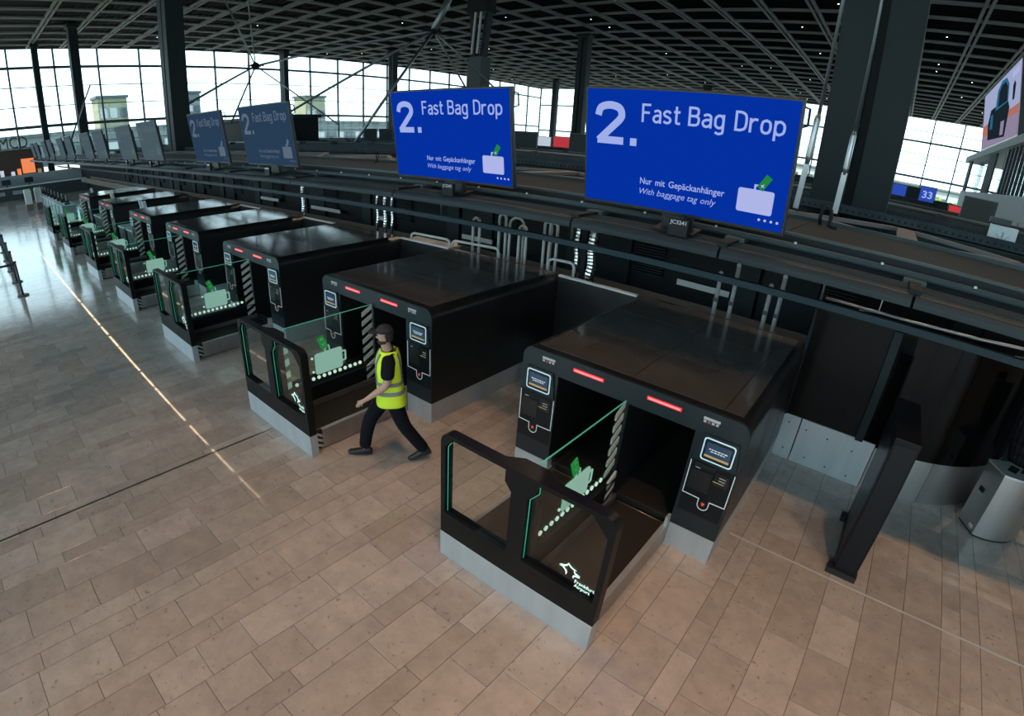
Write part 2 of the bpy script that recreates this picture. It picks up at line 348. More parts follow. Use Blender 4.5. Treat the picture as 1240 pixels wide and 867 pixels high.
for t in near:
    link('tile', tile_mesh(t[1]-t[0], t[3]-t[2]), None, fl, ((t[0]+t[1])/2, (t[2]+t[3])/2, random.uniform(-.0006, .0006)))
b = MB(); g = .0022
for t in rest: b.box(t[0]+g, t[1]-g, t[2]+g, t[3]-g, -.008, random.uniform(-.0006, .0004))
o = b.build('tile_field', 'stone_tile', fl); o['kind'] = 'stuff'
MB().box(-5.945, -5.915, -3, 2.65, -.004, .0015).build('expansion_joint', 'counter_dark', fl)
MB().box(-5.938, -5.922, -3, 2.65, -.004, .003).build('expansion_strip', 'joint_metal', fl)
MB().box(-.5, 6, 4.974, 4.998, -.004, .003).build('seam_strip', 'sticker', fl)

# ---- ceiling with an added unseen roof slit to cast the floor sun line
ce = struct(MB().box(HX0-1, HX1+1, HY0-10, ADDED_SLIT-.06, HZ, HZ+.01).box(HX0-1, HX1+1, ADDED_SLIT+.06, HY1+1, HZ, HZ+.01)  # first slab runs past the front facade, an added overhang blocking the sun
            .box(HX0-1, -24, ADDED_SLIT-.06, ADDED_SLIT+.06, HZ, HZ+.01).box(-4.6, HX1+1, ADDED_SLIT-.06, ADDED_SLIT+.06, HZ, HZ+.01).build('ceiling', 'ceiling_dark'))
for sg in (-1, 1): MB().prism([(-24, ADDED_SLIT+sg*.06), (-24, ADDED_SLIT+sg*.02), (-12, ADDED_SLIT+sg*.022), (-4.6, ADDED_SLIT+sg*.004), (-4.6, ADDED_SLIT+sg*.06)][::sg], HZ, HZ+.01, 'z').build('added_slit_edge', 'ceiling_dark', ce)
for i in range(24): MB().box(-23.7+i*.8+random.uniform(-.1, .1), -23.62+i*.8, ADDED_SLIT-.1, ADDED_SLIT+.1, HZ+.011, HZ+.02).build('added_streak_bar', 'ceiling_dark', ce)  # bars added over the slit to break the floor streak into dashes
bw, gp = .20, .17
for i in range(28):
    y = 8.1 + 3.53*i
    if y > HY1: break
    MB().box(HX0, HX1, y-gp/2-bw, y-gp/2, HZ-.16, HZ).box(HX0, HX1, y+gp/2, y+gp/2+bw, HZ-.16, HZ).build('beam', 'beam', ce)
for i in range(28):
    x = 2.85 + 3.53*(6-i)
    if x < HX0: break
    MB().box(x-gp/2-bw, x-gp/2, 0, HY1, HZ-.175, HZ-.002).box(x+gp/2, x+gp/2+bw, 0, HY1, HZ-.175, HZ-.002).build('beam', 'beam', ce)
rb = MB()
for i in range(200):
    y = 8.1+.5*i
    if y < HY1: rb.box(HX0, HX1, y-.03, y+.03, HZ-.06, HZ-.003)
rb.build('roof_rib', 'ceiling_dark', ce)['kind'] = 'stuff'
dd = MB().disc((0,0,0), .055, 'z', .05, 10).build('ceiling_spot', 'dot_glow', ce, (2.85-3.53*.5, 8.1+3.53*11.5, HZ-.07))
for i in range(45):
    c = dd.copy(); COL.objects.link(c); c.location = (2.85+3.53*(random.randrange(-21, 3)+.5), 8.1+3.53*(random.randrange(0, 26)+.5), HZ-.07)

# ---- window walls
def window_wall(name, along, fixed, a0, a1, z0, z1, step, zs, thick, sgn, pane_every=1):
    """glazed wall: along 'y' at x=fixed or along 'x' at y=fixed"""
    P = (lambda b, s0, s1, d0, d1, za, zb: b.box(fixed+d0, fixed+d1, s0, s1, za, zb)) if along == 'y' else (lambda b, s0, s1, d0, d1, za, zb: b.box(s0, s1, fixed+d0, fixed+d1, za, zb))
    root = struct(P(MB(), a0, a1, -.15, .15, z1, HZ).build(name, 'mullion'))
    n = int(round((a1-a0)/step)); ed = [a0+(a1-a0)*i/n for i in range(n+1)]
    for e in ed: P(MB(), e-.10, e+.10, -.16, .16, z0, z1).build('mullion', 'mullion', root)
    for z, th in zs: P(MB(), a0, a1, -.07, .07, z-th/2, z+th/2).build('transom', 'mullion', root)
    lev = [z for z, t in zs]
    for i in range(n):
        for j in range(len(lev)-1): P(MB(), ed[i]+.02, ed[i+1]-.02, -.012, .012, lev[j]+.02, lev[j+1]-.02).build('pane', 'window_glass', root)
    return root
ZS = [(.1, .2), (2.1, .1), (4.2, .1), (6.35, .34), (8.55, .10), (10.7, .10), (12.8, .30), (14.9, .2)]
wl = window_wall('wall_left', 'y', HX0, -4.1, HY1, 0, 14.95, 4.85, ZS, .1, 1)
wb = window_wall('wall_back', 'x', HY1, HX0, HX1, 0, 14.95, 4.55, [(.1, .2), (2.1, .1), (4.2, .1), (5.6, .34), (7.65, .10), (9.3, .10), (11.2, .3), (12.9, .1), (14.9, .2)], .1, 1)
wf = window_wall('wall_front', 'x', HY0, HX0, HX1, 0, 14.95, 9.1, [(.1, .2), (5, .2), (10, .2), (14.9, .2)], .1, 1)
struct(MB().box(HX0-.3, HX0+.1, HY0, -4.1, 0, HZ).build('wall_left_return', 'wall_plain'))
struct(MB().box(HX1-.1, HX1+.3, HY0, 20, 0, HZ).build('wall_right_front', 'wall_plain'))
wr = window_wall('wall_right', 'y', HX1, 20, HY1, 0, 14.95, 8.4, [(.1, .2), (4.2, .2), (9.5, .2), (14.9, .2)], .1, 1)

# ---- outside the windows
gr = struct(MB().quad((-600,-300,-.6),(300,-300,-.6),(300,600,-.6),(-600,600,-.6)).build('ground', 'ground_out'))
def far_building(name, label, loc, L, D, Hh, wall, rows, nw, along='y', roofm='far_dark'):
    t = thing(name, label, 'building', loc)
    f = (lambda b, s0, s1, d0, d1, a, c: b.box(d0, d1, s0, s1, a, c)) if along == 'y' else (lambda b, s0, s1, d0, d1, a, c: b.box(s0, s1, -d1, -d0, a, c))
    f(MB(), -L/2, L/2, -D, 0, 0, Hh).build('wall', wall, t); f(MB(), -L/2-.5, L/2+.5, -D-.5, .5, Hh, Hh+.8).build('roof', roofm, t)
    for z0, z1 in rows:
        for i in range(nw):
            s = -L/2 + L*(i+.15)/nw; w_ = f(MB(), s, s+L/nw*.7, 0, .25, z0, z1).build('window', 'far_light' if random.random() < .45 else 'far_dark', t)
    return t
far_building('terminal_building', 'long low grey terminal building outside behind the left window wall', (-165, 70, -.6), 240, 20, 7.6, 'far_wall', [(2.6, 4.6)], 60)
far_building('tower_building', 'pale yellowish block on the far roofline behind the left windows', (-190, 43, -.6), 9, 9, 18, 'far_yellow', [(12, 15)], 3)
far_building('stair_tower', 'small grey rooftop tower beside the wide dark column outside', (-192, 70, -.6), 5, 6, 19, 'far_wall', [(13, 15)], 2)
far_building('office_block', 'square block outside behind the window between left screen and column', (-192, 119, -.6), 9, 9, 18, 'far_yellow', [(10, 13)], 2)
far_building('hangar', 'pale hangar outside beyond the rear windows on the right', (20, 190, -.6), 120, 20, 5, 'far_light', [(1.5, 3)], 24, 'x', 'far_wall')
def tree(label, loc, r):
    t = thing('tree', label, 'tree', loc, group='trees outside the rear windows')
    MB().tube([(0,0,0),(0,0,r)], .2, 6).build('trunk', 'brown_wall', t)
    b = MB()
    for i in range(220):
        a = random.random()*6.28; ph = math.acos(random.uniform(-.6, 1)); rr = r*random.uniform(.65, 1.05)
        c = Vector((rr*math.sin(ph)*math.cos(a), rr*math.sin(ph)*math.sin(a), r*1.15+rr*math.cos(ph)*.8)); u = Vector((random.gauss(0,1), random.gauss(0,1), random.gauss(0,1))).normalized()*r*.16; v = u.cross(Vector((random.gauss(0,1),1,0))).normalized()*r*.16
        b.quad(tuple(c-u-v), tuple(c+u-v), tuple(c+u+v), tuple(c-u+v))
    b.build('crown', 'leaf', t)
tree('small green tree outside the rear windows left of the red screen', (8.5, 140, -.6), 1.7)
tree('green bush tree outside nearest the grey hanging panel', (11.6, 135, -.6), 1.5)
tree('low green tree outside the rear window under the number 33 sign', (5.5, 150, -.6), 1.4)

# ================================================================== COLUMNS
def column(label, x, y, w, z1=HZ, web=True):
    t = thing('column', label, 'column', (x, y, 0), group='dark steel columns')
    h = w/2
    MB().box(-h, -h*.12, -h*.75, h*.75, 0, z1).build('flange', 'column', t); MB().box(h*.12, h, -h*.75, h*.75, 0, z1).build('flange', 'column', t)
    MB().box(-h*.13, h*.13, -h*.5, h*.5, 0, z1).build('web', 'column_web', t)
    MB().box(-h*1.25, h*1.25, -h, h, z1-.5, z1-.24).build('head_plate', 'column', t)
    return t
column('massive dark column at right, behind the nearest blue screen', -.84, 12.2, 1.46)
column('broad dark column between the two left-hand grey screens and the window', -31.4, 10.5, 1.3)
column('dark column left of the broad one, above the row of small grey screens', -59.9, 10.5, 1.1)
column('slim column nearest the left edge of the picture', -71, 8.35, .85)
column('slim column standing just behind the second blue screen, left of its number', -60, 49.5, 1.05)
column('slim dark column seen against the glass between two grey screens and the second blue screen', -70, 38.6, .9)
column('dark column rising directly left of the nearest blue screen', -31, 50.8, 1.2)
column('short-looking far column above the middle of the nearest blue screen', -31, 90.6, 1.35)
column('thin far column in front of the rear glass, left of the column by the nearest blue screen', -60, 89, 1.05)
t = thing('pylon', 'grey pylon with forked steel head above the second blue screen', 'column', (-26.7, 29.8, 0))
MB().box(-.62, .62, -.5, .5, 0, 9.2).build('shaft', 'wall_plain', t)
for s in (-1, 1): MB().bar((s*.35, 0, 9.0), (s*.75, 0, 12.4), .28, .5).build('fork_arm', 'column', t)
MB().box(-.9, .9, -.5, .5, 12.2, HZ-.24).build('head_block', 'column_web', t)
for s in (-.25, .25): MB().bar((s, -.55, 9.4), (s+.25, -.55, 12.2), .12, .12).build('head_strut', 'white_paint', t)

# ================================================================== BAG DROP MACHINES
X0, Y0, PITCH, MW, MD, MH = -3.068, 4.343, 3.974, 2.529, 2.922, 1.635
def arch_profile(r=.13, inset=0.):
    out = [(inset, .30)]
    for i in range(7): a = PI - i*PI/12; out.append((r+(r-inset)*math.cos(a), MH-r+(r-inset)*math.sin(a)))
    for i in range(7): a = PI/2 - i*PI/12; out.append((MW-r+(r-inset)*math.cos(a), MH-r+(r-inset)*math.sin(a)))
    out += [(MW-inset, .30), (2.03, .30), (2.03, 1.40), (1.322, 1.40), (1.322, .30), (1.265, .30), (1.265, 1.40), (.48, 1.40), (.48, .30)]
    return out
def ring_strip(b, pts, wd, y0, y1, closed=False):
    k = len(pts)
    for i in range(k if closed else k-1):
        p, q = pts[i], pts[(i+1) % k]; d = Vector((q[0]-p[0], q[1]-p[1])); L = d.length
        if L < 1e-6: continue
        d /= L; n = Vector((-d.y, d.x))*wd/2; e = d*wd*.3
        b.prism([(p[0]-e.x-n.x, p[1]-e.y-n.y), (q[0]+e.x-n.x, q[1]+e.y-n.y), (q[0]+e.x+n.x, q[1]+e.y+n.y), (p[0]-e.x+n.x, p[1]-e.y+n.y)], y0, y1)
def make_machine():
    t = thing('bag_drop_machine', '', 'bag drop machine')
    body = MB().prism(arch_profile(), .014, MD)
    k = len(arch_profile())
    smooth_angle(body.build('housing', 'shell', t))
    fas = MB().prism(arch_profile(.13, .004), -.004, .012).build('front_fascia', 'fascia', t)
    # steel plinth panels, front and sides
    for xa, xb in ((.0, .482), (2.028, MW)):
        MB().box(xa+.004, xb-.004, -.002, .02, 0, .297).build('plinth_panel', 'steel', t)
        for j in range(3):
            a, c = .022+j*(MD-.03)/3, .022+(j+1)*(MD-.03)/3-.006
            MB().box(xa+.004, xb-.004, a, c, 0, .297).build('plinth_panel', 'steel', t)
    MB().box(.02, MW-.02, MD-.06, MD-.01, .30, 1.5).build('back_panel', 'void', t)
    for xa, xb in ((.49, 1.26), (1.327, 2.02)):
        c = MB().box(xa, xb, .03, MD-.1, .10, .30).build('inner_conveyor', 'rubber', t)
        MB().box(xa+.05, xb-.05, .04, MD-.12, .30, .318).build('inner_belt', 'belt', c)
        MB().box(xa, xa+.035, .0, MD-.2, .30, .335).build('inner_rail', 'gantry_dark', c)
    # roof plates
    for xa, xb in ((.13, 1.255), (1.265, MW-.32)):
        for ya, yb in ((.12, 1.0), (1.01, 1.95), (1.96, MD-.05)):
            MB().box(xa, xb, ya, yb, MH-.002, MH+.003).build('roof_plate', 'top_plate', t)
    MB().box(MW-.31, MW-.13, .12, MD-.05, MH-.002, MH+.003).build('roof_plate', 'top_plate', t)
    # status lights
    for xa, xb in ((.666, .999), (1.51, 1.843)):
        l = MB().box(xa-.012, xb+.012, -.010, -.003, 1.526, 1.562).build('status_light', 'led_red', t); l['label'] = 'glowing red status light bar'
        MB().box(xa, xb, -.013, -.009, 1.536, 1.552).build('light_core', 'led_core', l)
    for side, xo in (('l', .02), ('r', 2.065)):
        # header sticker with small icons
        s = MB().box(xo+.24 if side == 'l' else xo+.01, xo+.40 if side == 'l' else xo+.17, -.008, -.003, 1.545, 1.57).build('sticker', 'sticker', t)
        xs = xo+.24 if side == 'l' else xo+.01
        for q in range(4): MB().box(xs+.005+q*.04, xs+.03+q*.04, -.008, -.003, 1.515, 1.537).build('icon', 'sticker_red' if q == 1 else 'sticker', s)
        # kiosk front with screen, slots and the white outline
        k0 = MB().box(xo, xo+.44, -.012, -.003, .52, 1.125).build('kiosk_front', 'panel_dark', t)
        MB().box(xo-.005, xo+.445, -.016, -.003, 1.125, 1.15).build('shelf_edge', 'gantry_dark', k0)
        hs = MB().prism([(xo-.0, 1.13), (xo+.445, 1.13), (xo+.40, 1.42), (xo+.06, 1.42)], -.028, -.003).build('screen_hood', 'fascia', t)
        r0 = rrect(xo+.075, xo+.385, 1.157, 1.395, .03); r1 = rrect(xo+.087, xo+.373, 1.169, 1.383, .024)
        plate('screen_ring', r0, [r1], -.034, -.026, 'ring_light', t)
        sc = MB().prism(r1, -.031, -.024).build('screen', 'monitor_black', t)
        MB().box(xo+.11, xo+.35, -.034, -.030, 1.20, 1.352).build('picture', 'lcd', sc)
        MB().box(xo+.11, xo+.35, -.035, -.031, 1.20, 1.222).build('picture_bar', 'lcd_tan', sc)
        tb = MB()
        for rw, (a, c) in enumerate(((.14, .32), (.16, .30))):
            xq = a
            while xq < c:
                wq = random.uniform(.012, .03); tb.box(xo+xq, xo+min(xq+wq, c), -.036, -.033, 1.285-rw*.022, 1.295-rw*.022); xq += wq+.007
        tb.build('picture_text', 'lcd_text', sc)['kind'] = 'stuff'
        MB().box(xo+.05, xo+.25, -.016, -.011, 1.06, 1.10).build('ticket_slot', 'void', k0)
        MB().box(xo+.27, xo+.405, -.020, -.011, .93, 1.07).build('card_reader', 'shell', k0)
        for z in (1.025, .995): MB().box(xo+.31, xo+.375, -.023, -.019, z, z+.007).build('reader_mark', 'sticker', k0)
        MB().box(xo+.26, xo+.37, -.023, -.019, .965, .971).build('reader_line', 'lcd_tan', k0)
        MB().box(xo+.06, xo+.11, -.0165, -.011, 1.04, 1.047).build('slot_mark', 'sticker', k0)
        MB().box(xo+.03, xo+.24, -.017, -.011, .80, 1.02).build('flap', 'shell', k0)
        b = MB(); cx = xo+.235 if side == 'r' else xo+.205; pts = [(xo+.004, 1.10), (xo+.004, .725), (cx-.055, .72), (cx-.055, .66)]
        pts += [(cx+.055*math.cos(PI+i*PI/8), .66+.055*math.sin(PI+i*PI/8)) for i in range(1, 8)] + [(cx+.055, .66), (cx+.055, .72), (xo+.444, .725), (xo+.444, 1.10)]
        ring_strip(b, pts, .0085, -.0165, -.011); b.build('outline', 'white_line', k0)
        MB().disc((cx, -.014, .675), .034, 'y', .008, 14).build('sensor', 'void', k0)
        MB().prism([(cx-.018, .685), (cx-.007, .693), (cx, .685), (cx+.008, .694), (cx+.018, .680), (cx+.005, .657), (cx-.007, .655)], -.020, -.016).build('sensor_icon', 'red_icon', k0)
    for y in (.9, 1.9): MB().box(MW-.0015, MW+.001, y, y+.006, .30, MH-.14).build('side_seam', 'void', t)
    return t
MLAB = ['black bag drop machine nearest the camera, at the right end of the row',
        'black bag drop machine directly behind the person in the yellow vest',
        'black bag drop machine third from the right, sky shining on its roof',
        'black bag drop machine fourth from the right, with bright window reflection on its roof',
        'black bag drop machine fifth from the right, next to the first pair of staffed desks',
        'black bag drop machine sixth from the right, standing between staffed desks',
        'farthest black bag drop machine at the left end of the row']
MX = [X0-i*PITCH for i in range(5)] + [-23.95, -28.45]
proto_m = make_machine()
for i, x in enumerate(MX):
    o = proto_m if i == 0 else dup(proto_m); o.location = (x, Y0, 0); o['label'] = MLAB[i]; o['group'] = 'bag drop machines in a row'

# ---- scale stations with glass gate in front of each machine
def make_scale():
    t = thing('luggage_scale', '', 'luggage scale')
    yg = -1.668
    outer = [(.40, .30), (2.10, .30)]
    for cx, cz, a0 in ((2.00, 1.325, 0), (.50, 1.325, PI/2)):
        for i in range(7): a = a0+i*PI/12; outer.append((cx+.10*math.cos(a), cz+.10*math.sin(a)))
    w1 = [(.452, .553), (1.177, .553), (1.177, 1.20), (1.108, 1.275), (1.108, 1.385), (.53, 1.385), (.452, 1.29)]
    w2 = [(1.340, .553), (2.048, .553), (2.048, 1.235), (1.90, 1.385), (1.415, 1.385), (1.415, 1.295), (1.335, 1.205)]
    gf = plate('gate_frame', outer, [w1, w2], yg, yg+.10, 'gate_black', t, bevel=.008)
    MB().prism([(1.00, yg+.09), (1.16, yg+.19), (1.40, yg+.19), (1.56, yg+.09)], 1.37, 1.424, 'z').build('gate_hump', 'gate_black', t, bevel=.006)
    MB().box(1.14, 1.38, yg+.08, yg+.16, .5, 1.38).build('gate_spine', 'gate_black', t)
    MB().box(.398, 2.102, yg-.004, yg+.104, 0, .303).build('steel_base', 'steel', t, bevel=.004)
    for wv in (w1, w2):
        MB().prism(wv, yg+.046, yg+.054).build('gate_glass', 'clear_glass', t)
    MB().tube([(.462, yg+.03, .57), (.462, yg+.03, 1.28), (.50, yg+.03, 1.335)], .0038, 6).build('edge_light', 'green_edge', t)
    MB().tube([(1.348, yg+.03, .57), (1.346, yg+.03, 1.20), (1.424, yg+.03, 1.295), (1.424, yg+.03, 1.37)], .0038, 6).build('edge_light', 'green_edge', t)
    # airport lettering and star emblem on the right pane
    yl = yg+.043
    em = MB()
    cx, cz = 1.785, .722
    def sw(p0, c, p2, th):
        P = []; Q = []; n = 8
        for i in range(n+1):
            t_ = i/n; q = [(1-t_)**2*p0[k]+2*t_*(1-t_)*c[k]+t_*t_*p2[k] for k in (0, 1)]
            d = Vector(((1-t_)*(c[0]-p0[0])+t_*(p2[0]-c[0]), (1-t_)*(c[1]-p0[1])+t_*(p2[1]-c[1]))).normalized(); w_ = th*(.18+.82*math.sin(PI*t_))
            P.append((cx+q[0]-d.y*w_, cz+q[1]+d.x*w_)); Q.append((cx+q[0]+d.y*w_, cz+q[1]-d.x*w_))
        em.prism(P+Q[::-1], yl-.002, yl)
    sw((-.085, .012), (-.025, .012), (-.022, .062), .007); sw((-.022, .062), (-.004, .022), (.060, .024), .007)
    sw((.090, -.026), (.034, -.018), (.040, .030), .006); sw((.044, -.070), (.024, -.030), (.092, -.034), .007); sw((-.030, -.072), (-.014, -.022), (-.080, -.002), .008)
    for q in range(2): em.prism([(cx-.098, cz-.012+q*.013), (cx-.050, cz-.004+q*.013), (cx-.050, cz+.001+q*.013), (cx-.098, cz-.008+q*.013)], yl-.002, yl)
    for q in range(2): em.prism([(cx+.050, cz-.020+q*.012), (cx+.098, cz-.030+q*.012), (cx+.098, cz-.026+q*.012), (cx+.050, cz-.014+q*.012)], yl-.002, yl)
    em.build('star_emblem', 'print_white', t)['kind'] = 'stuff'
    o = link('lettering', fit_text('Frankfurt', .185, .036, bold=.01), 'print_white', t, (1.845, yl-.001, .618)); o['kind'] = 'stuff'
    o = link('lettering', fit_text('Airport', .15, .036, bold=.01), 'print_white', t, (1.845, yl-.001, .572)); o['kind'] = 'stuff'
    # centre spine with glass divider and lit pictograms
    MB().box(1.245, 1.345, yg+.10, -.006, 0, .515).build('centre_spine', 'gate_black', t)
    MB().box(1.24, 1.35, yg+.10, -.006, .515, .53).build('spine_cap', 'gantry_dark', t)
    gx = 1.292
    MB().box(gx-.005, gx+.005, yg+.19, -.012, .53, 1.425).build('glass_divider', 'green_glass', t)
    MB().box(gx-.005, gx+.005, yg+.19, -.012, 1.4255, 1.433).build('divider_edge', 'green_edge_dim', t)
    s = gx+.0065
    D = lambda Y: Y-Y0
    case = MB().prism(rrect(D(3.33), D(3.775), .645, .95, .035), gx-.0065, s, 'x').build('suitcase_sign', 'etched', t); case['label'] = 'pale green glowing suitcase sign on glass'
    hd = MB(); pts = [(D(3.772), .872), (D(3.832), .87), (D(3.832), .735), (D(3.772), .735)]
    for p, q in zip(pts[:-1], pts[1:]): hd.bar((gx, p[0], p[1]), (gx, q[0], q[1]), .013, .02)
    hd.build('suitcase_handle', 'etched', case)
    lp = MB(); lp.bar((gx, D(3.50), .955), (gx, D(3.515), 1.02), .013, .016).bar((gx, D(3.515), 1.02), (gx, D(3.565), 1.025), .013, .016).bar((gx, D(3.565), 1.025), (gx, D(3.575), .955), .013, .016)
    lp.build('tag_loop', 'etched', case)
    tg = MB().prism([(D(3.385), 1.155), (D(3.475), 1.19), (D(3.555), 1.015), (D(3.465), .975)], gx-.0066, s+.0002, 'x').build('tag_sign', 'tag_green', t); tg['label'] = 'green baggage tag sign'
    MB().prism([(D(3.43), 1.145), (D(3.465), 1.158), (D(3.475), 1.136), (D(3.44), 1.122)], s+.0003, s+.001, 'x').build('tag_print', 'stripe_white', tg)
    MB().prism([(D(3.45), 1.06), (D(3.475), 1.075), (D(3.50), 1.09), (D(3.485), 1.055), (D(3.50), 1.03), (D(3.478), 1.045)], s+.0003, s+.001, 'x').build('tag_plane', 'stripe_white', tg)
    for i in range(13): MB().disc((gx, D(3.015+i*.0885), .602), .026, 'x', .013, 12).build('light_dot', 'etched_dot', t)
    for Y, z in ((3.288, .90), (3.292, .70)): MB().disc((gx, D(Y), z), .016, 'x', .013, 10).build('light_dot', 'etched_dot', t)
    for z in (1.13, .96, .79, .63): MB().prism([(D(2.87), z-.05), (D(2.94), z-.03), (D(2.94), z+.06), (D(2.87), z+.04)], gx-.0064, s, 'x').build('print_square', 'etched', t)
    # hazard stripes on the machine end of the glass
    z = .18
    while z < 1.40:
        a = max(z, .17); MB().prism([(D(4.15), z), (D(4.325), z+.085), (D(4.325), min(z+.155, 1.425)), (D(4.15), min(z+.07, 1.42))], gx-.0064 if z > .5 else gx+.03, s if z > .5 else gx+.0545, 'x').build('hazard_stripe', 'stripe_white', t)
        z += .137
    # two belt lanes
    for xa, xb, inner in ((.50, 1.225, 'r'), (1.365, 2.03, 'l')):
        fr = MB(); xo = xa if inner == 'r' else xb; d = 1 if inner == 'r' else -1
        L = MB().box(min(xo, xo+d*.035), max(xo, xo+d*.035), yg+.105, -.008, 0.02, .275).build('lane_side', 'steel_dark', t)
        MB().box(min(xo, xo+d*.05), max(xo, xo+d*.05), yg+.105, -.008, .275, .288).build('side_cap', 'steel', L)
        xi = xb if inner == 'r' else xa
        MB().box(min(xi, xi-d*.03), max(xi, xi-d*.03), yg+.105, -.008, .2, .33).build('inner_strip', 'steel_dark', t)
        bl = MB().box(xa+.04, xb-.04, yg+.12, -.03, .05, .262).build('belt', 'belt', t)
        MB().tube([(xa+.05, -.018, .25), (xb-.05, -.018, .25)], .012, 8).build('belt_roller', 'pipe', bl)
        MB().box(min(xo-d*.002, xo+d*.04), max(xo-d*.002, xo+d*.04), yg+.104, yg+.22, .03, .29).build('corner_plate', 'rubber', t)
        for q in range(3): MB().prism([(yg+.11, .09+q*.085), (yg+.215, .03+q*.075), (yg+.215, .07+q*.075), (yg+.11, .13+q*.08)], xo-d*.004, xo-d*.0022, 'x').build('corner_stripe', 'stripe_white', t)
        MB().box(min(xi, xi-d*.03), max(xi, xi-d*.03), yg+.104, yg+.20, .33, .375).build('white_stop', 'sticker', t)
        MB().box(min(xo, xo+d*.03), max(xo, xo+d*.03), -.09, -.008, .27, .40).build('guide_post', 'steel', t)
    return t
SLAB = ['glass-fronted luggage scale nearest the camera with white airport lettering on its pane',
        'glass-fronted luggage scale directly left of the walking person',
        'glass-fronted luggage scale third from the right, its end panel left of the person\'s scale',
        'glass-fronted luggage scale fourth from the right in the row',
        'glass-fronted luggage scale fifth from the right, with white reflections on its end panes',
        'small far glass-fronted luggage scale sixth from the right',
        'farthest glass-fronted luggage scale at the left end of the row']
proto_s = make_scale()
for i, x in enumerate(MX):
    o = proto_s if i == 0 else dup(proto_s); o.location = (x, Y0, 0); o['label'] = SLAB[i]; o['group'] = 'luggage scales in front of the machines'

# ---- partitions between the machine backs
for i in range(4):
    xa, xb = MX[i+1]+MW+.01, MX[i]-.01
    p = thing('low_partition', ['black partition with bright top strip left of the nearest machine', 'black partition between the second and third machines from the right',
        'black partition between the third and fourth machines from the right', 'black partition between the fourth and fifth machines from the right'][i], 'partition', ((xa+xb)/2, 7.2, 0), group='partitions between machines')
    h = (xb-xa)/2
    MB().box(-h, h, 0, .05, .30, 1.60).build('panel', 'shell', p); MB().box(-h, h, -.005, .055, 0, .30).build('plinth', 'steel', p)
    MB().box(-h, h, -.01, .07, 1.60, 1.628).build('top_strip', 'steel', p)

# ---- rear glass wall right of the nearest machine
gw = struct(MB().box(-.54, .70, 7.11, 7.15, .66, 2.16).build('wall_rear_glazing', 'black_glass'))
for xa, xb in ((-.54, -.30), (-.29, .70)):
    MB().box(xa, xb-.008, 7.09, 7.15, 0, .66).build('plinth_panel', 'steel', gw)
def arc_strip(name, i0, i1, th, z0, z1, m):
    A = [i0+(i1-i0)*k/10 for k in range(11)]
    P = [(.70+1.9*math.sin(a), 7.10+1.9*(1-math.cos(a))) for a in A] + [(.70+(1.9-th)*math.sin(a), 7.10+th+(1.9-th)*(1-math.cos(a))) for a in A[::-1]]
    smooth_angle(MB().prism(P, z0, z1, 'z').build(name, m, gw))
for k in range(3):
    a0, a1 = k*.42+.002, (k+1)*.42-.002
    arc_strip('curved_plinth', a0, a1, .05, 0, .62, 'steel_dark'); arc_strip('curved_glass', a0, a1, .03, .62, 2.16, 'black_glass')
for x, z in ((-.45, .55), (-.2, .52), (.1, .5), (.45, .46), (-.1, .12), (.2, .1), (.5, .09), (-.42, .15)):
    MB().disc((x, 7.088, z), .012, 'y', .006, 8).build('bolt', 'counter_dark', gw)
MB().box(.42, .52, 7.02, 7.11, .66, 2.16).build('glazing_post', 'column', gw)
MB().box(-.56, -.52, 7.06, 7.12, .66, 2.16).build('glazing_post', 'column_web', gw)

